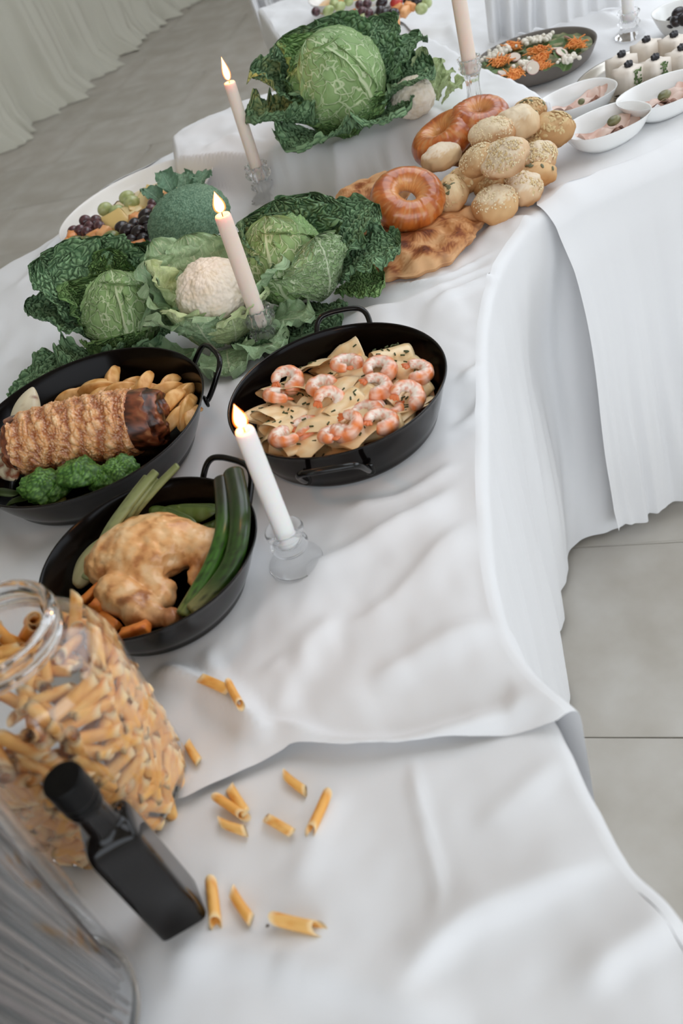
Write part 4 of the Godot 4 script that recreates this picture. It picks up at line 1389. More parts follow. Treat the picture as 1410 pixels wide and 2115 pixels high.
	cp.lathe([Vector2(0.0, 0.1860), Vector2(0.0152, 0.1860), Vector2(0.0158, 0.1865), Vector2(0.0158, 0.1930), Vector2(0.0150, 0.1935), Vector2(0.0150, 0.1942), Vector2(0.0160, 0.1947), Vector2(0.0162, 0.1970), Vector2(0.0162, 0.2160), Vector2(0.0156, 0.2182), Vector2(0.0140, 0.2190), Vector2(0.0, 0.2191)], 64, Transform3D(), null, 0.006, 40)
	part("cap", cp.mesh(), mat("080707", 0.4, 0.3), bt)

	# tall glass with dark dry pasta strands, cut by the picture edge
	var vg := thing("glass_canister", "tall clear glass vessel of grey-brown dry strands at the near left corner", "vessel", Transform3D(Basis(), Vector3(-0.360, 0.7505, -0.418)))
	var vo := MB.new()
	vo.lathe([Vector2(0, 0.0005), Vector2(0.060, 0.0005), Vector2(0.070, 0.002), Vector2(0.078, 0.007), Vector2(0.082, 0.015), Vector2(0.0835, 0.03), Vector2(0.0835, 0.16), Vector2(0.0835, 0.30)], 96)
	part("glass_body", vo.mesh(), M.glass, vg)
	var vi := MB.new()
	vi.lathe([Vector2(0.0, 0.014), Vector2(0.060, 0.014), Vector2(0.071, 0.018), Vector2(0.0775, 0.028), Vector2(0.0785, 0.04), Vector2(0.0785, 0.30)], 96)
	part("inner_face", vi.mesh(), M.glass, vg)
	var vb := MB.new()
	vb.lathe([Vector2(0, 0.001), Vector2(0.058, 0.001), Vector2(0.069, 0.0028), Vector2(0.076, 0.0085), Vector2(0.0775, 0.015), Vector2(0.070, 0.0165), Vector2(0.058, 0.013), Vector2(0, 0.0125)], 96)
	part("thick_base", vb.mesh(), M.crystal, vg)
	var vr := MB.new()
	vr.lathe([Vector2(0.0835, 0.30), Vector2(0.0845, 0.303), Vector2(0.081, 0.306), Vector2(0.0785, 0.303), Vector2(0.0785, 0.30)], 96)
	part("rim", vr.mesh(), M.crystal, vg)
	var st := MB.new()
	for k in 340:
		var a := r2.randf() * TAU
		var rr := 0.071 * sqrt(r2.randf_range(0.45, 1.0))
		var a2 := a + 0.42 + r2.randf_range(-0.07, 0.07)
		var p0 := Vector3(rr * cos(a), 0.017, rr * sin(a))
		var p1 := Vector3(rr * cos(a2), 0.262 + r2.randf_range(-0.02, 0.01), rr * sin(a2))
		var tone: Color = lin(["5a4c47", "463b37", "685a54", "362d2a"][r2.randi() % 4])
		st.tube([p0, p0.lerp(p1, 0.5), p1], func(_t): return 0.0019, 6, Transform3D(), func(_u, _v, _p): return tone)
	var sn := part("dry_strands", st.mesh(), vmat(0.6), vg)
	sn.set_meta("kind", "stuff")

func loose_penne() -> void:
	# [one end, other end, label]
	var list := [
		[Vector3(-0.1994, 0.7500, -0.7285), Vector3(-0.1637, 0.7500, -0.6903), "penne on the cloth fold right of the jar, upper of the pair"],
		[Vector3(-0.1652, 0.7500, -0.6989), Vector3(-0.1563, 0.7500, -0.6644), "penne on the cloth fold right of the jar, lower of the pair"],
		[Vector3(-0.2239, 0.7500, -0.6683), Vector3(-0.2107, 0.7500, -0.6306), "penne half hidden behind the right side of the glass jar"],
		[Vector3(-0.1344, 0.7500, -0.5948), Vector3(-0.1135, 0.7500, -0.5624), "penne lying apart, farthest back of the scattered ones"],
		[Vector3(-0.0936, 0.7500, -0.5546), Vector3(-0.1216, 0.7500, -0.5153), "penne lying alone at the far right of the scattered ones"],
		[Vector3(-0.1595, 0.7500, -0.5531), Vector3(-0.1328, 0.7500, -0.5221), "penne lying alone, just left of the rightmost scattered one"],
		[Vector3(-0.1888, 0.7500, -0.6032), Vector3(-0.1730, 0.7500, -0.5582), "penne at the back of the small heap by the jar"],
		[Vector3(-0.2020, 0.7500, -0.5913), Vector3(-0.1735, 0.7500, -0.5542), "penne in the middle of the small heap by the jar"],
		[Vector3(-0.2040, 0.7500, -0.5663), Vector3(-0.1739, 0.7500, -0.5417), "penne at the front of the small heap by the jar"],
		[Vector3(-0.2159, 0.7500, -0.5103), Vector3(-0.2163, 0.7500, -0.4592), "penne standing out right beside the dark bottle foot"],
		[Vector3(-0.2003, 0.7500, -0.4964), Vector3(-0.1829, 0.7500, -0.4543), "penne slanting, second one right of the dark bottle"],
		[Vector3(-0.1675, 0.7500, -0.4525), Vector3(-0.1231, 0.7500, -0.4256), "long penne lying level, nearest and rightmost of the front three"],
	]
	for i in list.size():
		var e: Array = list[i]
		var m: Vector3 = (e[0] + e[1]) * 0.5
		var h: float = 0.0
		if m.z < -0.60:
			h = 0.752 + M.top_height.call(Vector2(m.x, m.z))
		else:
			h = 0.7475 + M.near_height.call(Vector2(m.x, m.z))
		m.y = h + 0.0055 + (0.004 if i == 7 else 0.0)
		var d: Vector3 = e[1] - e[0]
		var xf := along(m, d, Vector3(0.1, 1, 0.2))
		xf.basis = xf.basis * Basis(Vector3(1, 0, 0), deg_to_rad([0, 160, 40, 90, 180, 0, 30, 200, 90, 180, 60, 170][i]))
		var L: float = [0.040, 0.043, 0.037][i % 3] + 0.010
		xf.basis = xf.basis.scaled(Vector3.ONE * clampf(d.length() / L, 0.8, 1.15))
		solo("penne", penne_kinds[i % 3], M.penne, e[2], "penne", xf, "penne scattered on the cloth")
	var cr := MB.new()
	var r2 := RandomNumberGenerator.new()
	r2.seed = 9
	cr.chunk(Vector3(0.0025, 0.0015, 0.002), 0.4, r2, 0.0004)
	var crumb := cr.mesh()
	solo("crumb", crumb, mat("4a3a2c", 0.8), "tiny dark crumb on the cloth left of the long penne", "crumb", put(Vector3(-0.1727, 0.7485, -0.4505), 20))

# ---------- candles ----------
func candles() -> void:
	M.wax = mat("f3e3d6", 0.5, 0.4)
	M.wax.subsurf_scatter_enabled = true
	M.wax.subsurf_scatter_strength = 0.35
	M.wax_white = mat("f6f5f3", 0.45, 0.4)
	M.wax_white.subsurf_scatter_enabled = true
	M.wax_white.subsurf_scatter_strength = 0.35
	M.wick = mat("2a1c14", 0.9)
	M.flame = mat("000000", 1.0)
	M.flame.emission_enabled = true
	M.flame.emission = Color(1.0, 0.80, 0.52)
	M.flame.emission_energy_multiplier = 2.2
	M.halo = mat("ff9a50", 1.0)
	M.halo.albedo_color.a = 0.16
	M.halo.transparency = BaseMaterial3D.TRANSPARENCY_ALPHA
	M.halo.emission_enabled = true
	M.halo.emission = Color(1.0, 0.45, 0.15)
	M.halo.emission_energy_multiplier = 0.35
	var plain := [Vector2(0, 0), Vector2(0.030, 0), Vector2(0.0315, 0.0015), Vector2(0.0308, 0.004), Vector2(0.024, 0.010), Vector2(0.0185, 0.017), Vector2(0.0175, 0.021), Vector2(0.0205, 0.024), Vector2(0.0225, 0.028), Vector2(0.0215, 0.032), Vector2(0.0185, 0.035), Vector2(0.0175, 0.039), Vector2(0.0195, 0.043), Vector2(0.0225, 0.047), Vector2(0.0232, 0.050), Vector2(0.0215, 0.0525), Vector2(0.0175, 0.0515), Vector2(0.0150, 0.047), Vector2(0.0140, 0.030), Vector2(0.0, 0.0295)]
	var cut := [Vector2(0, 0), Vector2(0.027, 0), Vector2(0.028, 0.002), Vector2(0.024, 0.007), Vector2(0.016, 0.013), Vector2(0.014, 0.018), Vector2(0.017, 0.022), Vector2(0.021, 0.027), Vector2(0.0205, 0.033), Vector2(0.0165, 0.037), Vector2(0.0155, 0.041), Vector2(0.0195, 0.045), Vector2(0.024, 0.051), Vector2(0.0245, 0.057), Vector2(0.021, 0.061), Vector2(0.0195, 0.0645), Vector2(0.022, 0.069), Vector2(0.0215, 0.072), Vector2(0.0175, 0.071), Vector2(0.0150, 0.066), Vector2(0.0140, 0.046), Vector2(0.0, 0.0455)]
	var tall := [Vector2(0, 0), Vector2(0.024, 0), Vector2(0.025, 0.002), Vector2(0.021, 0.007), Vector2(0.017, 0.014), Vector2(0.0135, 0.024), Vector2(0.012, 0.036), Vector2(0.0125, 0.050), Vector2(0.0150, 0.062), Vector2(0.019, 0.070), Vector2(0.021, 0.075), Vector2(0.0185, 0.079), Vector2(0.0185, 0.083), Vector2(0.0215, 0.088), Vector2(0.0215, 0.092), Vector2(0.018, 0.092), Vector2(0.0150, 0.086), Vector2(0.0140, 0.066), Vector2(0.0, 0.0655)]
	# base point, holder profile, ripple, candle bottom, candle top, radius, lit, wax, labels
	var list := [
		[Vector3(-0.0690, 0.7500, -0.8752), plain, 0.0, 0.030, 0.198, 0.0118, true, "wax_white", "lit pure white candle standing between the round pans, nearest of all", "smooth clear glass candle holder with a wide foot, nearest of all", 0.030, 0.0068],
		[Vector3(-0.0244, 0.7500, -1.3688), cut, 0.07, 0.046, 0.226, 0.0128, true, "wax", "lit ivory candle in front of the cauliflower", "cut glass candle holder beside the pasta pan, below the ivory candle", 0.031, 0.0075],
		[Vector3(0.0589, 0.7500, -1.9323), cut, 0.07, 0.046, 0.232, 0.0118, true, "wax", "lit ivory candle left of the big raised cabbage", "cut glass candle holder half hidden behind the middle cabbage", 0.042, 0.0060],
		[Vector3(0.4858, 0.8230, -1.8504), tall, 0.05, 0.066, 0.30, 0.0135, false, "wax", "tall beige candle cut by the top edge, behind the bread pile", "tall waisted glass candle holder on the raised cloth behind the bread"],
		[Vector3(0.9046, 0.7620, -2.1127), plain, 0.03, 0.030, 0.25, 0.0125, false, "wax_white", "white candle at the top right, in front of the white drapery", "clear glass candle holder at the top right beside the olive bowl"],
	]
	for e in list:
		var p: Vector3 = e[0]
		if p.y < 0.76:
			p.y = 0.7535
		var h := MB.new()
		h.lathe(spline_profile(e[1], 3), 72, Transform3D(), null, e[2], 12)
		solo("candle_holder", h.mesh(), [M.cut_glass, M.clear_glass][1 if e[1] == plain else 0], e[9], "candle holder", Transform3D(Basis(), p))
		var t := thing("candle", e[8], "candle", Transform3D(Basis(), p))
		var hgt: float = e[4]
		var r: float = e[5]
		var b := MB.new()
		b.lathe([Vector2(0, e[3]), Vector2(r * 0.92, e[3] + 0.0002), Vector2(r * 1.0, e[3] + 0.004), Vector2(r * 0.985, (e[3] + hgt) * 0.5), Vector2(r * 0.95, hgt - 0.012), Vector2(r * 0.93, hgt - 0.004), Vector2(r * 0.84, hgt - 0.001), Vector2(r * 0.66, hgt - 0.0006), Vector2(r * 0.45, hgt - 0.003), Vector2(0, hgt - 0.004)], 48)
		part("wax_body", b.mesh(), M[e[7]], t)
		var w := MB.new()
		w.tube([Vector3(0, hgt - 0.004, 0), Vector3(0.0003, hgt + 0.002, 0), Vector3(0.001, hgt + 0.008, 0)], func(_t): return 0.0007, 8)
		part("wick", w.mesh(), M.wick, t)
		if not e[6]:
			continue
		var fh: float = e[10]
		var fr: float = e[11]
		for k in 2:
			var f := MB.new()
			var big: float = [1.0, 1.28][k]
			var fl := []
			for j in 15:
				var s := j / 14.0
				fl.append(Vector2(fr * big * pow(sin(PI * pow(s, 0.62)), 1.0) * (1.0 - 0.25 * s) if j > 0 and j < 14 else 0.0, hgt + 0.003 - 0.001 * k + fh * s * (1.0 + 0.06 * k)))
			f.lathe(fl, 28)
			part(["flame", "flame_edge"][k], f.mesh(), [M.flame, M.halo][k], t)
		var l := OmniLight3D.new()
		l.name = "flame_light"
		l.light_color = Color(1.0, 0.62, 0.28)
		l.light_energy = 0.0014
		l.light_size = 0.005
		l.omni_range = 14.0
		l.omni_attenuation = 2.0
		l.shadow_enabled = true
		t.add_child(l, true)
		l.position = Vector3(0, hgt + 0.018, 0)

func spline_profile(p: Array, k: int) -> Array:
	var out := []
	for i in p.size() - 1:
		for j in k:
			var q: Vector2 = (p[i] as Vector2).cubic_interpolate(p[i + 1], p[max(i - 1, 0)], p[min(i + 2, p.size() - 1)], float(j) / k)
			out.append(Vector2(maxf(q.x, 0.0), q.y))
	out.append(p[-1])
	return out

# ---------- leaves ----------
var leaf_h := {}          # height field of each leaf texture, row by row
const LS := 512

# draws a leaf blade: midrib, side veins, net of small veins, puckered cells. Returns the material
func leaf_look(key: String, cell: Color, deep: Color, vein: Color, freq: float, net: float, side: float, bump: float, sd: int) -> StandardMaterial3D:
	var f := cells(freq, sd, FastNoiseLite.RETURN_DISTANCE2_SUB)
	var w := noise(FastNoiseLite.TYPE_SIMPLEX, 3.0, sd + 1, 2)
	var im := Image.create(LS, LS, false, Image.FORMAT_RGB8)
	var hm := Image.create(LS, LS, false, Image.FORMAT_RGB8)
	var h := PackedFloat32Array()
	h.resize(LS * LS)
	for j in LS:
		var y := float(j) / (LS - 1)
		for i in LS:
			var x := float(i) / (LS - 1) * 2.0 - 1.0
			var wx := w.get_noise_2d(x, y * 1.5) * 0.10
			var wy := w.get_noise_2d(x + 9.0, y * 1.5) * 0.08
			var ax := absf(x + wx * 0.35 * y)
			var mid := 1.0 - smoothstep(0.35, 1.0, ax / (0.055 * (1.0 - y * 0.75) + 0.012))
			var k := (y + wy - 0.42 * pow(ax, 0.85)) * 7.5 + (0.5 if x < 0.0 else 0.0) + wx * 2.0
			var d := absf(k - floorf(k) - 0.5)
			var lat := (1.0 - smoothstep(0.3, 1.0, d / (0.13 * (1.0 - ax * 0.75)))) * side
			var e := clampf(f.get_noise_2d(x + wx * 0.6, y * 2.3 + wy) + 1.0, 0.0, 1.0)
			var nv := (1.0 - smoothstep(0.025, 0.12, e)) * net
			var vv := maxf(mid, maxf(lat, nv))
			var tone := 0.5 + 0.5 * w.get_noise_2d(x * 2.0 + 4.0, y * 3.0)
			var c := cell.lerp(deep, clampf(0.35 * tone + 0.85 * (1.0 - smoothstep(0.0, 0.28, e)) - 0.1, 0.0, 1.0)).lerp(vein, vv)
			im.set_pixel(i, j, c)
			var puff := pow(smoothstep(0.0, 0.55, e), 0.7)
			var hh := clampf(puff * 0.8 * (1.0 - mid) * (1.0 - 0.5 * lat) + 0.25 * mid, 0.0, 1.0)
			h[j * LS + i] = hh
			hm.set_pixel(i, j, Color(hh, hh, hh))
	leaf_h[key] = h
	var m := mat("ffffff", 0.55, 0.35)
	m.albedo_texture = ImageTexture.create_from_image(im)
	m.vertex_color_use_as_albedo = true
	m.texture_repeat = false
	m.heightmap_enabled = true
	m.heightmap_texture = ImageTexture.create_from_image(hm)
	m.heightmap_scale = bump
	m.backlight_enabled = true
	m.backlight = Color(0.12, 0.14, 0.06)
	return m

func _lh(h: PackedFloat32Array, u: float, v: float) -> float:
	return h[clampi(int(v * (LS - 1)), 0, LS - 1) * LS + clampi(int(u * (LS - 1)), 0, LS - 1)]

# a free leaf growing from p in direction az. o: length, width, a0 (start angle), a1 (end angle), bow (curve exponent), cup, ruffle, pucker, key, tint, nu, nv, sd, stalk
func leaf_mesh(o: Dictionary) -> ArrayMesh:
	var L: float = o.length
	var W: float = o.width
	var a0 := deg_to_rad(o.a0)
	var a1 := deg_to_rad(o.a1)
	var bow: float = o.get("bow", 1.0)
	var cup: float = o.get("cup", 0.4)
	var ruf: float = o.get("ruffle", 0.012)
	var puck: float = o.get("pucker", 0.003)
	var stalk: float = o.get("stalk", 0.18)
	var twist := deg_to_rad(o.get("twist", 0.0))
	var h: PackedFloat32Array = leaf_h[o.key]
	var nv: int = o.get("nv", 92)
	var nu: int = o.get("nu", 84)
	var tint: Color = o.get("tint", Color.WHITE)
	var w := noise(FastNoiseLite.TYPE_SIMPLEX, 1.0, o.get("sd", 1), 2)
	var spine := []
	var p := Vector2.ZERO
	for k in nv + 1:
		var a := lerpf(a0, a1, pow(float(k) / nv, bow))
		spine.append([p, a])
		p += Vector2(cos(a), sin(a)) * L / nv
	var mb := MB.new()
	mb.grid(nu, nv, func(u, v):
		var k := int(round(v * nv))
		var c: Vector2 = spine[k][0]
		var a: float = spine[k][1]
		var x: float = u * 2.0 - 1.0
		var shape: float = lerpf(stalk * (1.0 - v * 0.3), 1.0, smooth(0.0, 0.45, v)) * pow(maxf(0.0, 1.0 - pow(maxf(0.0, (v - 0.45) / 0.55), 2.6)), 0.5)
		shape *= 1.0 + 0.09 * w.get_noise_2d(v * 5.0 + 5.0 * signf(x), 3.0) + 0.028 * w.get_noise_2d(v * 22.0, 7.0 + signf(x))
		var lat: float = x * W * 0.5 * shape
		var cc: float = cup / (W * 0.5) * lat * lat
		var edge: float = pow(absf(x), 2.5) * smooth(0.05, 0.4, v)
		var rim: float = ruf * edge * (w.get_noise_2d(v * 3.6 + 2.0 * signf(x), x * 0.6) * 1.5 + 0.22 * w.get_noise_2d(v * 9.0, 5.0 + signf(x))) + ruf * 0.6 * smooth(0.7, 1.0, v) * w.get_noise_2d(x * 2.5, v * 2.0)
		var b: float = puck * _lh(h, u, v)
		var off: float = cc + rim + b
		var n := Vector2(-sin(a), cos(a))
		var s := sin(twist * v)
		var z := lat * cos(twist * v)
		return Vector3(c.x + n.x * (off + lat * s), c.y + n.y * (off + lat * s), z), false, func(u, v, _p):
		return tint * (0.88 + 0.2 * w.get_noise_2d(u * 4.0, v * 5.0 + 30.0)))
	return mb.mesh()

# a leaf wrapped on a ball of radius R: stem end low on the ball at longitude 0, blade running up over the top
func wrap_mesh(R: float, lift: float, t0: float, t1: float, half: float, key: String, puck: float, sd: int, flare: float, tint := Color.WHITE) -> ArrayMesh:
	var h: PackedFloat32Array = leaf_h[key]
	var w := noise(FastNoiseLite.TYPE_SIMPLEX, 1.0, sd, 2)
	var mb := MB.new()
	mb.grid(72, 76, func(u, v):
		var x: float = u * 2.0 - 1.0
		var th: float = lerpf(deg_to_rad(t0), deg_to_rad(t1), v)
		var shape: float = lerpf(0.30, 1.0, smooth(0.0, 0.4, v)) * pow(maxf(0.0, 1.0 - pow(maxf(0.0, (v - 0.5) / 0.5), 2.6)), 0.55)
		shape *= 1.0 + 0.06 * w.get_noise_2d(v * 9.0 + 4.0 * signf(x), 2.0) + 0.03 * w.get_noise_2d(v * 30.0, 9.0 + signf(x))
		var lam: float = x * deg_to_rad(half) * shape
		var m := Vector3(sin(th), -cos(th), 0)
		var d: Vector3 = m * cos(lam) + Vector3(0, 0, 1) * sin(lam)
		var edge: float = maxf(pow(absf(x), 5.0) * smooth(0.1, 0.4, v), smooth(0.86, 1.0, v))
		var r: float = R + lift + puck * _lh(h, u, v) + flare * edge * (0.6 + 0.9 * w.get_noise_2d(v * 5.0 + x * 2.0, 4.0)) + 0.02 * R * w.get_noise_2d(d.x * 2.0, d.z * 2.0 + d.y)
		var q: Vector3 = d * r
		return Vector3(q.x, q.y * 0.94, q.z), false, func(u, v, _p):
		return tint * (0.92 + 0.14 * w.get_noise_2d(u * 3.0, v * 4.0 + 30.0)))
	return mb.mesh()

func savoy(label: String, at: Vector3, R: float, headc: Vector3, head_rot: Basis, wraps: Array, leaves: Array) -> Node3D:
	var t := thing("savoy_cabbage", label, "cabbage", Transform3D(Basis(), at), "savoy cabbages")
	var core := MB.new()
	core.blob(Vector3.ONE * R * 0.965, 40, 24)
	var hd := part("head", core.mesh(), M.core, t, Transform3D(head_rot, headc))
	for e in wraps:   # [longitude, lift, t0, t1, half, flare, key, tint]
		part("head_leaf", wrap_mesh(R, e[1], e[2], e[3], e[4], e[6], 0.0022, int(e[0]) + 40, e[5], e[7]), M[e[6]], hd, Transform3D(Basis(Vector3.UP, deg_to_rad(e[0]))))
	for e in leaves:  # [azimuth, start radius, height, spec]
		var o: Dictionary = e[3]
		var b := Basis(Vector3.UP, deg_to_rad(e[0]))
		var lf := part("outer_leaf", leaf_mesh(o), M[o.key], t, Transform3D(b * Basis(Vector3(1, 0, 0), deg_to_rad(o.get("lean", 0.0))), b * Vector3(e[1], 0, 0) + Vector3(0, e[2], 0)))
		if o.get("rib", 0.0) > 0.0:
			pass
	return t

func cabbages() -> void:
	M.core = mat("7d9a5c", 0.6)
	M.savoy_head = leaf_look("savoy_head", Color("93b176"), Color("6b8f52"), Color("cbd9b0"), 5.5, 0.85, 0.9, 0.25, 3)
	M.savoy_pale = leaf_look("savoy_pale", Color("9cb883"), Color("749660"), Color("d3e0bd"), 8.0, 0.9, 0.95, 0.2, 6)
	M.savoy_leaf = leaf_look("savoy_leaf", Color("8fb285"), Color("587c58"), Color("a3bf92"), 7.5, 0.0, 0.30, 0.5, 11)
	M.savoy_mid = leaf_look("savoy_mid", Color("93b772"), Color("5d844c"), Color("9dba7e"), 7.5, 0.05, 0.40, 0.45, 15)
	var dk := {"key": "savoy_leaf", "pucker": 0.0055, "ruffle": 0.013}
	var W := Color.WHITE
	# the big one on the raised cloth
	savoy("biggest savoy cabbage, wide open, on the raised white cloth at the back", Vector3(0.2546, 0.8220, -1.9457), 0.086, Vector3(-0.002, 0.098, 0.0), rot(0, 0, 0) * Basis(Vector3(1, 0, 0), deg_to_rad(38)),
		[[-58.0, 0.0075, 15, 222, 74, 0.004, "savoy_head", W], [-133.0, 0.004, 20, 178, 66, 0.006, "savoy_head", Color(0.95, 1.0, 0.9)], [102.0, 0.002, 20, 170, 66, 0.008, "savoy_head", Color(0.9, 0.95, 0.85)], [22.0, 0.003, 20, 172, 66, 0.006, "savoy_head", Color(0.92, 0.97, 0.87)]],
		[
			[88.0, 0.06, 0.03, dk.merged({"length": 0.174, "width": 0.191, "a0": 78, "a1": 30, "cup": 0.35, "sd": 2})],
			[125.0, 0.05, 0.03, dk.merged({"length": 0.165, "width": 0.165, "a0": 75, "a1": 48, "cup": 0.5, "sd": 3})],
			[45.0, 0.06, 0.03, dk.merged({"length": 0.174, "width": 0.174, "a0": 70, "a1": 15, "cup": 0.25, "sd": 4})],
			[20.0, 0.055, 0.025, dk.merged({"length": 0.174, "width": 0.165, "a0": 55, "a1": 5, "cup": 0.3, "sd": 5})],
			[-14.0, 0.05, 0.02, dk.merged({"length": 0.148, "width": 0.174, "a0": 40, "a1": 5, "cup": 0.35, "sd": 6})],
			[-52.0, 0.045, 0.015, dk.merged({"length": 0.113, "width": 0.148, "a0": 22, "a1": 8, "cup": 0.3, "sd": 7})],
			[160.0, 0.05, 0.03, dk.merged({"length": 0.165, "width": 0.165, "a0": 62, "a1": 30, "cup": 0.45, "sd": 8})],
			[192.0, 0.045, 0.02, dk.merged({"length": 0.165, "width": 0.157, "a0": 38, "a1": 15, "cup": 0.5, "sd": 9})],
			[226.0, 0.045, 0.012, dk.merged({"length": 0.131, "width": 0.157, "a0": 22, "a1": 5, "cup": 0.4, "sd": 10})],
			[146.0, 0.055, 0.045, {"key": "savoy_mid", "pucker": 0.006, "ruffle": 0.014, "length": 0.148, "width": 0.131, "a0": 82, "a1": 66, "cup": 0.55, "sd": 12}],
			[262.0, 0.062, 0.01, {"key": "savoy_mid", "pucker": 0.006, "ruffle": 0.012, "length": 0.100, "width": 0.174, "a0": 58, "a1": 128, "bow": 2.2, "cup": 0.42, "sd": 13}],
			[206.0, 0.065, 0.02, dk.merged({"length": 0.104, "width": 0.104, "a0": 60, "a1": 86, "cup": 0.7, "sd": 14})],
		])
	# middle right, turned sideways
	savoy("savoy cabbage with a large pale veined front leaf, behind the pasta pan", Vector3(0.0620, 0.7535, -1.4697), 0.064, Vector3(-0.020, 0.080, -0.010), rot(0, 0, 20) * Basis(Vector3(1, 0, 0), deg_to_rad(34)),
		[[-112.0, 0.0075, 15, 222, 74, 0.004, "savoy_head", W], [-187.0, 0.004, 20, 178, 66, 0.006, "savoy_head", Color(0.95, 1.0, 0.9)], [48.0, 0.002, 20, 170, 66, 0.008, "savoy_head", Color(0.9, 0.95, 0.85)], [-32.0, 0.003, 20, 172, 66, 0.006, "savoy_head", Color(0.92, 0.97, 0.87)]],
		[
			[-62.0, 0.045, 0.014, {"key": "savoy_pale", "pucker": 0.003, "ruffle": 0.010, "length": 0.133, "width": 0.133, "a0": 40, "a1": 118, "bow": 1.1, "cup": 0.55, "sd": 22}],
			[92.0, 0.05, 0.03, dk.merged({"length": 0.120, "width": 0.155, "a0": 82, "a1": 55, "cup": 0.5, "sd": 23})],
			[60.0, 0.05, 0.03, dk.merged({"length": 0.120, "width": 0.138, "a0": 76, "a1": 35, "cup": 0.4, "sd": 24})],
			[22.0, 0.045, 0.02, dk.merged({"length": 0.142, "width": 0.146, "a0": 62, "a1": 2, "cup": 0.25, "sd": 25})],
			[-14.0, 0.045, 0.018, dk.merged({"length": 0.133, "width": 0.138, "a0": 50, "a1": -12, "cup": 0.2, "sd": 26})],
			[140.0, 0.05, 0.03, dk.merged({"length": 0.120, "width": 0.129, "a0": 80, "a1": 66, "cup": 0.6, "sd": 27})],
			[176.0, 0.05, 0.02, dk.merged({"length": 0.107, "width": 0.120, "a0": 70, "a1": 82, "cup": 0.7, "sd": 28})],
			[-30.0, 0.05, 0.012, {"key": "savoy_mid", "pucker": 0.006, "ruffle": 0.012, "length": 0.086, "width": 0.086, "a0": 20, "a1": -8, "cup": 0.2, "sd": 29}],
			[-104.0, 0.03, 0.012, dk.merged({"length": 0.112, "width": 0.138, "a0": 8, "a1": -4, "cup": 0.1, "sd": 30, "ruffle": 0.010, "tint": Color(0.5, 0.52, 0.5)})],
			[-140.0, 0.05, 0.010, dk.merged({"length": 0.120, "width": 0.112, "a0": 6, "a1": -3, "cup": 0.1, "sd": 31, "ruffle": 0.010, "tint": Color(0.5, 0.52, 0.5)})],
		])
	# left one
	savoy("savoy cabbage with ragged dark leaves, at the left behind the roast pan", Vector3(-0.2430, 0.7535, -1.5210), 0.060, Vector3(0.012, 0.066, 0.004), rot(0, 0, -8) * Basis(Vector3(1, 0, 0), deg_to_rad(36)),
		[[-88.0, 0.0075, 15, 222, 74, 0.004, "savoy_head", W], [-163.0, 0.004, 20, 178, 66, 0.006, "savoy_head", Color(0.95, 1.0, 0.9)], [72.0, 0.002, 20, 170, 66, 0.008, "savoy_head", Color(0.9, 0.95, 0.85)], [-8.0, 0.003, 20, 172, 66, 0.006, "savoy_head", Color(0.92, 0.97, 0.87)]],
		[
			[100.0, 0.05, 0.03, dk.merged({"length": 0.143, "width": 0.160, "a0": 80, "a1": 35, "cup": 0.4, "sd": 42})],
			[135.0, 0.05, 0.03, dk.merged({"length": 0.151, "width": 0.151, "a0": 74, "a1": 38, "cup": 0.5, "sd": 43})],
			[168.0, 0.045, 0.02, dk.merged({"length": 0.134, "width": 0.134, "a0": 58, "a1": 30, "cup": 0.5, "sd": 44})],
			[60.0, 0.05, 0.03, dk.merged({"length": 0.118, "width": 0.134, "a0": 76, "a1": 20, "cup": 0.3, "sd": 45, "tint": Color(0.7, 0.75, 0.7)})],
			[150.0, 0.058, 0.025, {"key": "savoy_mid", "pucker": 0.006, "ruffle": 0.016, "length": 0.101, "width": 0.092, "a0": 76, "a1": 84, "cup": 0.7, "sd": 46}],
			[82.0, 0.055, 0.04, {"key": "savoy_mid", "pucker": 0.006, "ruffle": 0.016, "length": 0.101, "width": 0.084, "a0": 80, "a1": 55, "cup": 0.3, "sd": 52}],
			[205.0, 0.05, 0.014, dk.merged({"length": 0.168, "width": 0.105, "a0": 28, "a1": -26, "cup": 0.15, "sd": 47})],
			[232.0, 0.05, 0.010, dk.merged({"length": 0.092, "width": 0.126, "a0": 28, "a1": 18, "cup": 0.5, "sd": 48})],
			[262.0, 0.05, 0.008, {"key": "savoy_mid", "pucker": 0.006, "ruffle": 0.012, "length": 0.063, "width": 0.126, "a0": 35, "a1": 95, "cup": 0.5, "sd": 49}],
			[295.0, 0.05, 0.008, dk.merged({"length": 0.067, "width": 0.109, "a0": 25, "a1": 25, "cup": 0.4, "sd": 50})],
		])

# ---------- cauliflowers and broccoli ----------
func curd(r: Vector3, sd: int, nu: int, nv: int) -> ArrayMesh:
	var a := cells(46.0, sd)
	var b := cells(150.0, sd + 1)
	var c := cells(420.0, sd + 2)
	var n := noise(FastNoiseLite.TYPE_SIMPLEX, 30.0, sd + 3, 2)
	var mb := MB.new()
	var k := 1.0 / r.x
	mb.blob(r, nu, nv, func(d):
		var p: Vector3 = d * r
		return -k * (0.0055 * (a.get_noise_3d(p.x, p.y, p.z) + 0.6) + 0.0030 * (b.get_noise_3d(p.x, p.y, p.z) + 0.6) + 0.0014 * c.get_noise_3d(p.x, p.y, p.z)), func(_u, _v, p):
		var e: float = b.get_noise_3d(p.x * 0.98, p.y * 0.98, p.z * 0.98)
		return lin("f3e9d8").lerp(lin("dcc9a4"), smooth(-0.45, 0.1, e) * 0.7 + 0.3 * smooth(0.1, 0.5, n.get_noise_3d(p.x, p.y, p.z))))
	return mb.mesh()

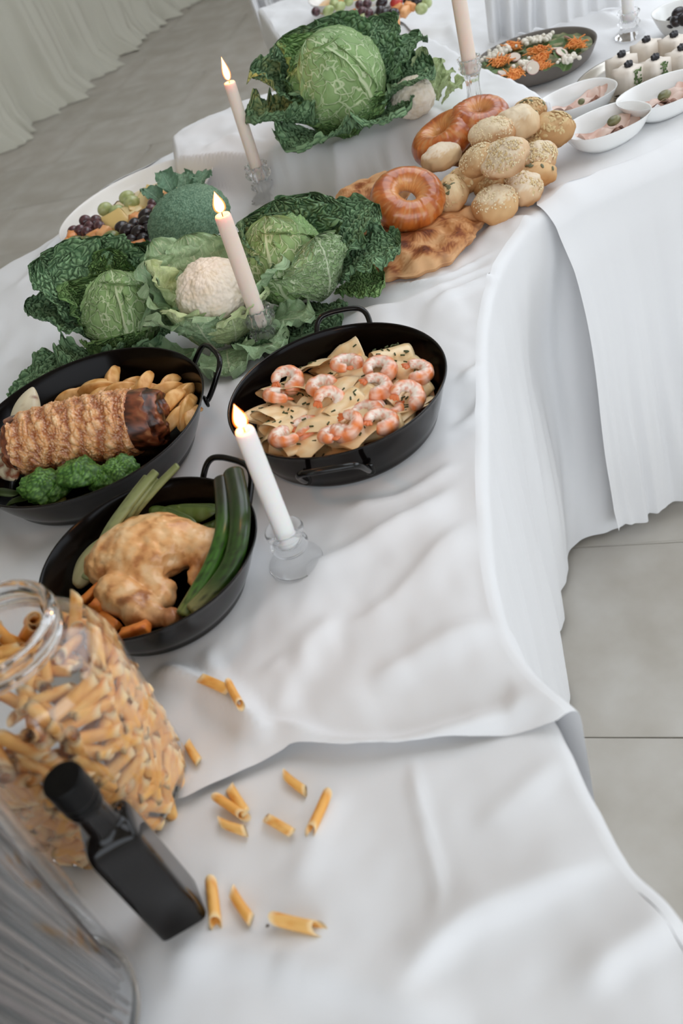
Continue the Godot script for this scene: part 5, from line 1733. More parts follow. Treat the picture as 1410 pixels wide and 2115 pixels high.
func cauliflowers() -> void:
	M.cauli_leaf = leaf_look("cauli_leaf", Color("aac79c"), Color("8fb084"), Color("dbe6c4"), 4.5, 0.25, 0.6, 0.05, 21)
	M.cauli_pale = leaf_look("cauli_pale", Color("c8d8a4"), Color("b2c78c"), Color("e6edcb"), 4.5, 0.2, 0.6, 0.05, 25)
	var cm := vmat(0.6, 0.3)
	var at := Vector3(-0.0858, 0.7535, -1.4496)
	var t := thing("cauliflower", "cauliflower with a cream curd in crisp green leaves, behind the ivory candle", "cauliflower", Transform3D(Basis(), at))
	part("curd", curd(Vector3(0.058, 0.052, 0.060), 5, 220, 130), cm, t, put(Vector3(0.006, 0.083, 0.014), 0, 18, 0))
	var g := {"key": "cauli_leaf", "pucker": 0.0012, "ruffle": 0.014, "stalk": 0.30}
	var pl := {"key": "cauli_pale", "pucker": 0.001, "ruffle": 0.010, "stalk": 0.34}
	var leaves := [
		[95.0, 0.055, 0.02, g.merged({"length": 0.13, "width": 0.12, "a0": 82, "a1": 62, "cup": 0.3, "sd": 61})],
		[70.0, 0.055, 0.02, g.merged({"length": 0.12, "width": 0.10, "a0": 84, "a1": 40, "cup": 0.3, "sd": 62})],
		[125.0, 0.055, 0.02, g.merged({"length": 0.145, "width": 0.10, "a0": 80, "a1": 58, "cup": 0.35, "sd": 63})],
		[150.0, 0.055, 0.02, g.merged({"length": 0.13, "width": 0.10, "a0": 80, "a1": 62, "cup": 0.3, "sd": 64})],
		[178.0, 0.055, 0.015, g.merged({"length": 0.115, "width": 0.09, "a0": 74, "a1": 60, "cup": 0.4, "sd": 65})],
		[200.0, 0.05, 0.012, g.merged({"length": 0.10, "width": 0.09, "a0": 60, "a1": 40, "cup": 0.5, "sd": 66})],
		[225.0, 0.052, 0.012, pl.merged({"length": 0.10, "width": 0.09, "a0": 58, "a1": 80, "cup": 0.5, "sd": 67})],
		[250.0, 0.052, 0.010, g.merged({"length": 0.09, "width": 0.10, "a0": 50, "a1": 84, "cup": 0.5, "sd": 68})],
		[285.0, 0.052, 0.010, pl.merged({"length": 0.080, "width": 0.08, "a0": 42, "a1": 70, "cup": 0.5, "sd": 69})],
		[312.0, 0.052, 0.010, pl.merged({"length": 0.10, "width": 0.09, "a0": 45, "a1": 60, "cup": 0.4, "sd": 70})],
		[345.0, 0.052, 0.012, g.merged({"length": 0.13, "width": 0.10, "a0": 62, "a1": 40, "cup": 0.35, "sd": 71})],
		[18.0, 0.055, 0.015, g.merged({"length": 0.14, "width": 0.10, "a0": 74, "a1": 48, "cup": 0.3, "sd": 72})],
		[45.0, 0.055, 0.018, g.merged({"length": 0.12, "width": 0.10, "a0": 78, "a1": 40, "cup": 0.3, "sd": 73})],
		[215.0, 0.055, 0.008, g.merged({"length": 0.095, "width": 0.09, "a0": 20, "a1": -12, "cup": 0.3, "sd": 74})],
		[268.0, 0.058, 0.008, g.merged({"length": 0.085, "width": 0.09, "a0": 18, "a1": -12, "cup": 0.3, "sd": 75})],
		[300.0, 0.058, 0.008, g.merged({"length": 0.10, "width": 0.085, "a0": 22, "a1": -8, "cup": 0.3, "sd": 76})],
		[330.0, 0.058, 0.008, g.merged({"length": 0.11, "width": 0.08, "a0": 25, "a1": -10, "cup": 0.3, "sd": 77})],
		[166.0, 0.06, 0.03, pl.merged({"length": 0.125, "width": 0.07, "a0": 78, "a1": 88, "cup": 0.6, "sd": 78})],
	]
	for e in leaves:
		var o: Dictionary = e[3]
		o["nu"] = 34
		o["nv"] = 44
		var b := Basis(Vector3.UP, deg_to_rad(e[0]))
		part("leaf", leaf_mesh(o), M[o.key], t, Transform3D(b, b * Vector3(e[1], 0, 0) + Vector3(0, e[2], 0)))
	# a smaller one behind the big cabbage
	var at2 := Vector3(0.3928, 0.8225, -1.9032)
	var t2 := thing("cauliflower", "small cauliflower mostly hidden behind the biggest cabbage, by the bread", "cauliflower", Transform3D(Basis(), at2))
	part("curd", curd(Vector3(0.042, 0.038, 0.040), 9, 120, 70), cm, t2, put(Vector3(-0.012, 0.038, 0.0)))
	for e in [[20.0, 0.04, 0.012, 0.065, 60, 20, 81], [60.0, 0.04, 0.02, 0.09, 72, 50, 82], [-10.0, 0.04, 0.01, 0.075, 50, 5, 83], [40.0, 0.045, 0.02, 0.07, 60, 30, 85]]:
		var o := pl.merged({"length": e[3], "width": 0.036, "a0": e[4], "a1": e[5], "cup": 0.4, "sd": e[6], "nu": 26, "nv": 34})
		var b := Basis(Vector3.UP, deg_to_rad(e[0]))
		part("leaf", leaf_mesh(o), M.cauli_pale, t2, Transform3D(b, b * Vector3(e[1], 0, 0) + Vector3(0, e[2], 0)))
	# broccoli head behind the cauliflower
	var t3 := thing("broccoli", "blue-green broccoli head with small leaves, between fruit bowl and cauliflower", "broccoli", Transform3D(Basis(), Vector3(-0.0928, 0.7535, -1.7922)))
	var a := cells(70.0, 31)
	var bb := cells(330.0, 33)
	var mb := MB.new()
	mb.blob(Vector3(0.080, 0.056, 0.070), 260, 130, func(d):
		var p: Vector3 = d * 0.08
		return -(0.055 * (a.get_noise_3d(p.x, p.y, p.z) + 0.6) + 0.030 * (bb.get_noise_3d(p.x, p.y, p.z) + 0.5)) - 0.25 * smooth(-0.1, -0.9, d.y), func(_u, _v, p):
		var e: float = bb.get_noise_3d(p.x * 0.95, p.y * 1.2, p.z)
		return lin("8fae92").lerp(lin("5d7d66"), smooth(-0.85, -0.3, e)))
	part("crown", mb.mesh(), vmat(0.6, 0.3), t3, Transform3D(rot(10, 12, 8), Vector3(0, 0.064, 0)))
	var stx := MB.new()
	stx.tube([Vector3(0, 0.004, 0.0), Vector3(0, 0.03, 0), Vector3(0, 0.06, 0)], func(_t): return 0.022, 16)
	part("stalk", stx.mesh(), mat("8ea274", 0.6), t3)
	M.broc_leaf = leaf_look("broc_leaf", Color("789a7e"), Color("62866a"), Color("a2bda0"), 4.5, 0.2, 0.5, 0.05, 41)
	for e in [[80.0, 0.060, 0.085, 0.060, 55, -5, 91], [105.0, 0.050, 0.10, 0.050, 70, 30, 92], [55.0, 0.060, 0.09, 0.050, 45, 0, 93], [130.0, 0.06, 0.09, 0.050, 60, 10, 94]]:
		var b := Basis(Vector3.UP, deg_to_rad(e[0]))
		part("leaf", leaf_mesh({"key": "broc_leaf", "length": e[3], "width": 0.04, "a0": e[4], "a1": e[5], "cup": 0.5, "ruffle": 0.008, "pucker": 0.001, "sd": e[6], "nu": 20, "nv": 24}), M.broc_leaf, t3, Transform3D(b, b * Vector3(e[1], 0, 0) + Vector3(0, e[2], 0)))

# ---------- fruit ----------
func grape(rad: float, long: float, hex: String, dark: String, sd: int) -> ArrayMesh:
	var n := noise(FastNoiseLite.TYPE_SIMPLEX, 40.0, sd, 2)
	var mb := MB.new()
	mb.blob(Vector3(rad * long, rad, rad), 24, 16, null, func(_u, _v, p): return lin(hex).lerp(lin(dark), smooth(-0.3, 0.5, n.get_noise_3d(p.x, p.y, p.z))))
	mb.blob(Vector3(0.0012, 0.0012, 0.0012), 8, 6, null, func(_u, _v, _p): return lin("6d4b30"), Transform3D(Basis(), Vector3(rad * long, 0, 0)))
	return mb.mesh()

func fruit() -> void:
	var bowl_m := mat("f0eeea", 0.18, 0.5)
	var gm := coat(vmat(0.32), 0.5, 0.12)
	var dm := coat(vmat(0.3), 0.5, 0.15)
	var cm := coat(vmat(0.4), 0.4, 0.2)
	var green := [grape(0.0125, 1.35, "b9c58a", "93a45e", 1), grape(0.0135, 1.25, "c3cb92", "a0ad6c", 2)]
	var red := grape(0.0115, 1.12, "6d4348", "42262c", 3)
	var black := grape(0.0125, 1.3, "2c1c20", "171014", 4)
	var olive := grape(0.0145, 1.4, "8f9350", "6d7238", 5)
	var r2 := RandomNumberGenerator.new()
	r2.seed = 31
	var chunks := []
	for k in 3:
		var mb := MB.new()
		mb.chunk(Vector3(0.030, 0.021, 0.024), 0.22, r2, 0.004, lin(["f2a868", "f5b57a", "ee9a58"][k]))
		chunks.append(mb.mesh())
	var pines := []
	for k in 2:
		var mb := MB.new()
		mb.chunk(Vector3(0.048, 0.016, 0.036), 0.12, r2, 0.006, lin(["ead49a", "e6c77e"][k]))
		pines.append(mb.mesh())
	# the dish at the left
	var bc := Vector3(-0.1895, 0.7535, -2.0378)
	var bt := thing("fruit_dish", "wide white dish of cut fruit at the back left table edge", "dish", Transform3D(rot(38), bc))
	_dish(bt, Vector2(0.185, 0.135), 0.045, bowl_m)
	var y := 0.797
	var items := [
		["green", Vector3(-0.2066, 0.8120, -2.0246), 10, "pale green grape at the top of the fruit dish, upper of two"], ["green", Vector3(-0.1995, 0.8060, -2.0068), 20, "pale green grape under the topmost one"], ["green", Vector3(-0.2569, 0.8030, -2.0272), 35, "pale green grape left of the pineapple, larger one"], ["green", Vector3(-0.2330, 0.8000, -2.0034), 10, "small pale green grape beside the larger left one"],
		["green", Vector3(-0.1461, 0.8060, -1.9138), 30, "pale green grape between the dark grapes and the broccoli"], ["green", Vector3(-0.1568, 0.8000, -1.9075), 60, "pale green grape low beside the broccoli crown"], ["olive", Vector3(-0.2484, 0.8080, -1.8542), 15, "dull green grape in front, upper of two"], ["olive", Vector3(-0.2391, 0.8040, -1.8327), -5, "dull green grape in front, lower of two"], ["olive", Vector3(-0.3235, 0.7980, -1.9168), 30, "dull green grape at the left end above the cabbage"], ["olive", Vector3(-0.3008, 0.7980, -1.8937), 60, "dull green grape just behind the left cabbage leaf"],
		["red", Vector3(-0.2985, 0.8060, -1.9930), 0, ""], ["red", Vector3(-0.2759, 0.8070, -1.9715), 50, ""], ["red", Vector3(-0.2903, 0.8020, -1.9654), 20, ""], ["red", Vector3(-0.2696, 0.8040, -1.9434), 90, ""], ["red", Vector3(-0.3115, 0.8000, -1.9678), 10, ""], ["red", Vector3(-0.3262, 0.7990, -1.9773), 30, ""], ["red", Vector3(-0.2983, 0.7980, -1.9517), 70, ""], ["red", Vector3(-0.1559, 0.8120, -1.9430), 70, ""], ["red", Vector3(-0.1624, 0.8080, -1.9279), 20, ""], ["red", Vector3(-0.1441, 0.8060, -1.9427), 50, ""],
		["black", Vector3(-0.2237, 0.8080, -1.8908), 40, ""], ["black", Vector3(-0.2126, 0.8120, -1.8578), 10, ""], ["black", Vector3(-0.1995, 0.8040, -1.8946), 60, ""], ["black", Vector3(-0.1937, 0.8080, -1.8421), 20, ""], ["black", Vector3(-0.1733, 0.8120, -1.8680), 0, ""], ["black", Vector3(-0.1758, 0.8060, -1.9166), 30, ""], ["black", Vector3(-0.1748, 0.8030, -1.8523), 50, ""], ["black", Vector3(-0.2098, 0.8000, -1.8342), 20, ""], ["black", Vector3(-0.1880, 0.7980, -1.8256), 70, ""], ["black", Vector3(-0.1657, 0.7980, -1.8423), 70, ""],
	]
	for e in items:
		var m: Mesh = {"green": green[r2.randi() % 2], "red": red, "black": black, "olive": olive}[e[0]]
		var lab: String = e[3]
		var grp := ""
		if e[0] == "red":
			lab = "reddish grape clustered in the left fruit dish"
			grp = "red grapes in the left dish"
		elif e[0] == "black":
			lab = "black grape heaped beside the broccoli in the left fruit dish"
			grp = "black grapes in the left dish"
		else:
			grp = "green grapes in the left dish"
		solo("grape", m, dm if e[0] == "black" else gm, lab, "grape", put(e[1], e[2], r2.randf_range(-20, 20), r2.randf_range(-15, 15)), grp)
	var mel := [[Vector3(-0.2818, 0.8000, -1.9165), "melon cube under the red grapes, left of two"], [Vector3(-0.2605, 0.8040, -1.9018), "melon cube beside the pineapple, right of two"], [Vector3(-0.3304, 0.7940, -1.9628), "melon cube at the left rim of the fruit dish"], [Vector3(-0.3422, 0.7900, -1.9379), "melon cube at the lowest left end of the fruit dish"], [Vector3(-0.2178, 0.8000, -1.8065), "melon cube in front of the black grapes, left one"], [Vector3(-0.1968, 0.7980, -1.8032), "melon cube in front of the black grapes, right one"], [Vector3(-0.1975, 0.7920, -1.9515), "melon cube showing between pineapple and black grapes"], [Vector3(-0.1270, 0.8030, -1.9852), "orange melon cube above the broccoli leaves"], [Vector3(-0.2244, 0.7920, -1.8879), "melon cube under the first black grapes"]]
	for i in mel.size():
		solo("melon_piece", chunks[i % 3], cm, mel[i][1], "melon", put(mel[i][0], 40.0 * i, 12.0 * (i % 3), 10), "melon pieces in the left dish")
	var pin := [[Vector3(-0.2138, 0.7980, -1.9892), 30, "pineapple slice in the middle of the left fruit dish"], [Vector3(-0.2377, 0.7970, -1.9608), 15, "pineapple slice just above the melon cubes"], [Vector3(-0.1742, 0.8000, -2.0213), 60, "pineapple slice near the back rim, left of the tallest"], [Vector3(-0.1474, 0.8060, -2.0146), 80, "tall pineapple slice at the back rim of the left dish"], [Vector3(-0.1197, 0.8030, -2.0139), 50, "pineapple slice at the far end of the dish by the broccoli leaf"], [Vector3(-0.1904, 0.7950, -2.0080), 100, "pineapple slice under the topmost green grapes"]]
	for i in pin.size():
		solo("pineapple_piece", pines[i % 2], cm, pin[i][2], "pineapple", put(pin[i][0], pin[i][1], 25.0 + 8.0 * (i % 2), 10.0 * (i % 3)), "pineapple pieces in the left dish")
	# twigs of the grapes
	var tw := MB.new()
	tw.tube([Vector3(-0.012, 0, 0), Vector3(-0.003, 0.004, 0.002), Vector3(0.004, 0.002, 0.006), Vector3(0.012, 0.006, 0.004)], func(q): return 0.0011, 6)
	solo("grape_twig", tw.mesh(), mat("7a5a3a", 0.8), "brown grape twig beside the top green grapes", "twig", put(Vector3(-0.2258, 0.8080, -2.0249), 30), "")
	# the dish at the top edge
	var b2 := Vector3(0.5300, 0.7620, -2.9888)
	var t2 := thing("fruit_dish", "round white fruit dish behind the biggest cabbage, cut by the top edge", "dish", Transform3D(rot(10), b2))
	_dish(t2, Vector2(0.165, 0.145), 0.055, bowl_m)
	var it2 := [
		["green", Vector3(0.4201, 0.8300, -2.7953), 30], ["green", Vector3(0.4160, 0.8260, -2.8568), 80], ["green", Vector3(0.3926, 0.8220, -2.8279), 10], ["green", Vector3(0.4499, 0.8300, -2.8216), 60], ["green", Vector3(0.4512, 0.8220, -2.6527), 20], ["green", Vector3(0.4739, 0.8220, -2.6096), 50], ["green", Vector3(0.5799, 0.8220, -2.5737), 20], ["green", Vector3(0.6038, 0.8220, -2.6045), 70], ["green", Vector3(0.5805, 0.8260, -2.6085), 0], ["green", Vector3(0.5062, 0.8320, -2.7855), 0],
		["red", Vector3(0.4518, 0.8360, -2.6623), 0], ["red", Vector3(0.4598, 0.8380, -2.6191), 60], ["red", Vector3(0.4730, 0.8420, -2.6916), 20], ["red", Vector3(0.4597, 0.8360, -2.7297), 90], ["red", Vector3(0.3656, 0.8180, -2.8749), 30],
		["black", Vector3(0.5031, 0.8420, -2.6574), 0], ["black", Vector3(0.4926, 0.8360, -2.5809), 40], ["black", Vector3(0.5085, 0.8340, -2.5671), 10], ["black", Vector3(0.4879, 0.8380, -2.6105), 70], ["black", Vector3(0.5782, 0.8320, -2.6047), 20], ["black", Vector3(0.5665, 0.8320, -2.6452), 60],
	]
	for e in it2:
		var m: Mesh = {"green": green[r2.randi() % 2], "red": red, "black": black}[e[0]]
		solo("grape", m, dm if e[0] == "black" else gm, {"green": "pale green grape in the fruit dish at the top edge", "red": "reddish grape in the fruit dish at the top edge", "black": "black grape in the fruit dish at the top edge"}[e[0]], "grape", put(e[1], e[2], r2.randf_range(-20, 20), r2.randf_range(-15, 15)), {"green": "green", "red": "red", "black": "black"}[e[0]] + " grapes in the top dish")
	var mel2 := [[Vector3(0.5323, 0.8280, -2.6153), "melon cube right of the black grapes in the top dish"], [Vector3(0.5417, 0.8240, -2.5878), "melon cube near the right rim of the top dish"], [Vector3(0.4368, 0.8200, -2.7157), "melon cube left of the grapes in the top dish"], [Vector3(0.5572, 0.8280, -2.6002), "melon cube under the rightmost green grapes"], [Vector3(0.5041, 0.8180, -2.5640), "melon cube at the front rim of the top dish"]]
	for i in mel2.size():
		solo("melon_piece", chunks[i % 3], cm, mel2[i][1], "melon", put(mel2[i][0], 50.0 * i, 10, 14), "melon pieces in the top dish")
	var sb := MB.new()
	sb.blob(Vector3(0.017, 0.013, 0.014), 28, 18, func(d): return -0.06 * cos(14.0 * d.x) * cos(14.0 * d.y) * cos(14.0 * d.z), func(_u, _v, p): return lin("d4443a").lerp(lin("b52c2a"), smooth(0.0, 0.01, p.y)))
	solo("strawberry", sb.mesh(), cm, "red strawberry piece at the top edge between the dark grapes", "strawberry", put(Vector3(0.5352, 0.8360, -2.6388), 20))
	var bed := MB.new()
	bed.grid(40, 10, func(u, v):
		var a: float = u * TAU
		return Vector3(0.150 * (1 - v) * cos(a), 0.028 + 0.020 * v * (2 - v), -0.130 * (1 - v) * sin(a)), true, func(_u, _v, _p): return lin("e2b36c"))
	solo("pineapple_piece", bed.mesh(), cm, "bed of sliced pineapple under the grapes in the top dish", "pineapple", Transform3D(rot(10), b2))
	var bed2 := MB.new()
	bed2.grid(40, 10, func(u, v):
		var a: float = u * TAU
		return Vector3(0.160 * (1 - v) * cos(a), 0.016 + 0.020 * v * (2 - v), -0.112 * (1 - v) * sin(a)), true, func(_u, _v, _p): return lin("e8cf95"))
	solo("pineapple_piece", bed2.mesh(), cm, "bed of sliced pineapple under the fruit in the left dish", "pineapple", Transform3D(rot(38), bc))

# an oval dish with a thin wall
func _dish(t: Node3D, half: Vector2, h: float, m: Material, e := 2.0, wall := 0.003, foot := 0.62) -> void:
	var mb := MB.new()
	var pr := [Vector2(0, 0), Vector2(foot, 0.0), Vector2(foot + 0.06, 0.004)]
	for k in range(1, 9):
		var q := k / 8.0
		pr.append(Vector2(lerpf(foot + 0.06, 1.0, pow(q, 0.62)), 0.004 + (h - 0.004) * q))
	var n := pr.size()
	var prof := pr.duplicate()
	prof.append(Vector2(0.999, h + wall * 0.4))
	for k in range(n - 1, 0, -1):
		prof.append(Vector2(pr[k].x - wall / half.x * (1.0 if k > 2 else 1.6), pr[k].y + (wall if k < 6 else 0.0)))
	prof.append(Vector2(0, wall))
	var m1 := prof.size() - 1
	mb.grid(96, m1, func(u, v):
		var q: Vector2 = prof[int(round(v * m1))]
		var a: float = u * TAU
		var c := cos(a)
		var s := sin(a)
		var k := pow(pow(absf(c), e) + pow(absf(s), e), -1.0 / e)
		return Vector3(q.x * half.x * c * k, q.y, -q.x * half.y * s * k), true)
	part("bowl", mb.mesh(), m, t)

# ---------- bread ----------
func crust(r: Vector3, e: float, light: String, dark: String, flour: String, sd: int, rough := 0.0024) -> ArrayMesh:
	var n := noise(FastNoiseLite.TYPE_SIMPLEX, 26.0, sd, 3)
	var f := noise(FastNoiseLite.TYPE_SIMPLEX, 150.0, sd + 1, 2)
	var mb := MB.new()
	mb.blob(r, 56, 36, func(d):
		var p: Vector3 = d * r
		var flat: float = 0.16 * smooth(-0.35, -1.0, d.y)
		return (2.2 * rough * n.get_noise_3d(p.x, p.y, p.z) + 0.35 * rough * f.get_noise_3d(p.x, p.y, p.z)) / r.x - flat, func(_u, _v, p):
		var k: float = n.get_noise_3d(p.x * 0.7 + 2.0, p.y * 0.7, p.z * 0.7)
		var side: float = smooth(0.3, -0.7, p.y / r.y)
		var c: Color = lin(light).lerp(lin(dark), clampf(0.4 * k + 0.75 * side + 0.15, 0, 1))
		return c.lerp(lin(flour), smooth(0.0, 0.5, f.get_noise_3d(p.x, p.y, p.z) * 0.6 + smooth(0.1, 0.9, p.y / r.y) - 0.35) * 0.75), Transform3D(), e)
	return mb.mesh()

func roll(label: String, at: Transform3D, r: Vector3, e: float, light: String, dark: String, flour: String, sd: int, topping: String, group := "bread rolls in the pile") -> void:
	var t := thing("bread_roll", label, "bread roll", at, group)
	r *= 0.92
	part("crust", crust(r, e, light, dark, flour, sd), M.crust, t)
	var r2 := RandomNumberGenerator.new()
	r2.seed = sd * 7
	var kinds := []
	if topping.contains("sesame"): kinds.append(["sesame", 260, M.seed_pale, "sesame_seeds"])
	if topping.contains("oat"): kinds.append(["oat", 130, M.seed_oat, "oat_flakes"])
	if topping.contains("pumpkin"): kinds.append(["pumpkin", 16, M.seed_green, "pumpkin_seeds"])
	if topping.contains("thick"): kinds.append(["pumpkin", 34, M.seed_oat, "sunflower_seeds"])
	for k in kinds:
		var pl := []
		for i in int(k[1]):
			var d := Vector3(r2.randfn(), absf(r2.randfn()) + 0.25, r2.randfn()).normalized()
			var q := pow(pow(absf(d.x), e) + pow(absf(d.y), e) + pow(absf(d.z), e), -1.0 / e) if e != 1.0 else 1.0
			var p := d * q * r * 1.01
			var nn := Vector3(p.x / (r.x * r.x), p.y / (r.y * r.y), p.z / (r.z * r.z)).normalized()
			var tn := nn.cross(Vector3(r2.randf_range(-1, 1), r2.randf_range(-1, 1), r2.randf_range(-1, 1))).normalized()
			pl.append(Transform3D(Basis(tn, nn, tn.cross(nn)), p))
		stuff(k[3], {"sesame": M.sesame_mesh, "oat": M.oat_mesh, "pumpkin": M.pump_mesh}[k[0]], k[2], pl, t)

func bagel(label: String, at: Transform3D, R: float, r: float, sd: int) -> void:
	var n := noise(FastNoiseLite.TYPE_SIMPLEX, 30.0, sd, 3)
	var s := noise(FastNoiseLite.TYPE_SIMPLEX, 1.0, sd + 1, 2)
	var t := thing("bagel", label, "bagel", at, "glossy brown bagels")
	var mb := MB.new()
	mb.grid(120, 48, func(u, v):
		var a: float = u * TAU
		var b: float = v * TAU
		var fat: float = 1.0 + 0.10 * sin(a * 1.0 + 0.6) + 0.05 * sin(a * 2.0 + 2.0)
		# seams where the twisted dough was laid round
		var seam := 0.0
		for q in [1.15, 2.25, 5.2]:
			var dd: float = wrapf(a - q - 0.45 * sin(b * 0.5) * (1.0 if q < 2.0 else -0.7), -PI, PI)
			seam += exp(-pow(dd / 0.06, 2.0)) * (0.7 + 0.3 * cos(b))
		var rr: float = r * fat * (1.0 - 0.055 * seam + 0.02 * s.get_noise_2d(cos(a) * 3.0 + b, sin(a) * 3.0))
		var R2: float = R * (1.0 + 0.03 * cos(2.0 * a + 1.0))
		var yy: float = rr * sin(b) * 1.02
		if yy < -0.6 * r: yy = lerpf(yy, -0.6 * r, 0.7)
		return Vector3((R2 + rr * cos(b)) * cos(a), yy, -(R2 + rr * cos(b)) * sin(a)), true, func(u, v, p):
		var b: float = v * TAU
		var k: float = n.get_noise_3d(p.x * 0.6, p.y * 0.6, p.z * 0.6)
		var streak: float = s.get_noise_2d(u * 26.0, v * 2.5)
		var c: Color = lin("cf7430").lerp(lin("a04a1a"), clampf(0.5 + 0.6 * k + 0.5 * streak, 0, 1))
		c = c.lerp(lin("eab070"), smooth(0.15, 0.75, -cos(b)) * 0.55 + 0.4 * smooth(0.2, 0.6, streak - k))
		return c.lerp(lin("d8a468"), smooth(-0.35, -0.9, sin(b))))
	part("crust", mb.mesh(), coat(vmat(0.36), 0.7, 0.16), t)

func flatbread(label: String, at: Transform3D, half: Vector2, h: float, sd: int) -> void:
	var n := noise(FastNoiseLite.TYPE_SIMPLEX, 14.0, sd, 2)
	var c := cells(22.0, sd + 3)
	var f := noise(FastNoiseLite.TYPE_SIMPLEX, 170.0, sd + 1, 2)
	var big := noise(FastNoiseLite.TYPE_SIMPLEX, 1.2, sd + 5, 2)
	var mb := MB.new()
	mb.grid(150, 70, func(u, v):
		var a: float = u * TAU
		var q: float = (v - 0.5) * PI
		var out: float = pow(maxf(0.0, cos(q)), 0.55)
		var edge: float = 1.0 + 0.10 * big.get_noise_2d(cos(a) * 1.5, sin(a) * 1.5)
		var p := Vector3(half.x * edge * out * cos(a), 0, -half.y * edge * out * sin(a))
		var y: float = h * sin(q)
		if q > 0.0:
			y = h * (0.45 + 0.55 * sin(q)) * (0.55 + 0.35 * smooth(1.0, 0.6, out)) + (0.010 * n.get_noise_2d(p.x, p.z) + 0.007 * (-c.get_noise_2d(p.x, p.z) - 0.5)) * smooth(1.0, 0.85, out)
			y = lerpf(y, h * 0.3, smooth(0.93, 1.0, out))
		else:
			y = -h * 0.15 * (1.0 - out) - h * 0.05
			y = maxf(y, -h * 0.12) * 1.0
			if out > 0.9: y = lerpf(y, h * 0.3, smooth(0.9, 1.0, out))
		p.y = y
		return p, true, func(u, v, p):
		var k: float = n.get_noise_2d(p.x * 1.3 + 4.0, p.z * 1.3) * 0.8 + f.get_noise_2d(p.x, p.z) * 0.35 + smooth(h * 0.65, h * 1.3, p.y) * 0.7 - 0.1
		var rim: float = smooth(0.82, 0.98, Vector2(p.x / half.x, p.z / half.y).length())
		return lin("d9a878").lerp(lin("c08350"), smooth(-0.5, 0.1, k)).lerp(lin("8c4d2a"), smooth(0.05, 0.55, k)).lerp(lin("5e2f1c"), smooth(0.6, 1.0, k)).lerp(lin("e0b487"), rim * 0.5))
	var t := thing("flatbread", label, "flatbread", at, "flatbreads")
	part("crust", mb.mesh(), vmat(0.6, 0.35), t)
	var ol := MB.new()
	ol.blob(Vector3(0.006, 0.0025, 0.003), 14, 8, func(d): return 0.35 * sin(5.0 * d.x))
	part("olive_bit", ol.mesh(), mat("2a2018", 0.5), t, put(Vector3(half.x * 0.42, h * 0.72, half.y * 0.35), 60, 10, 0))

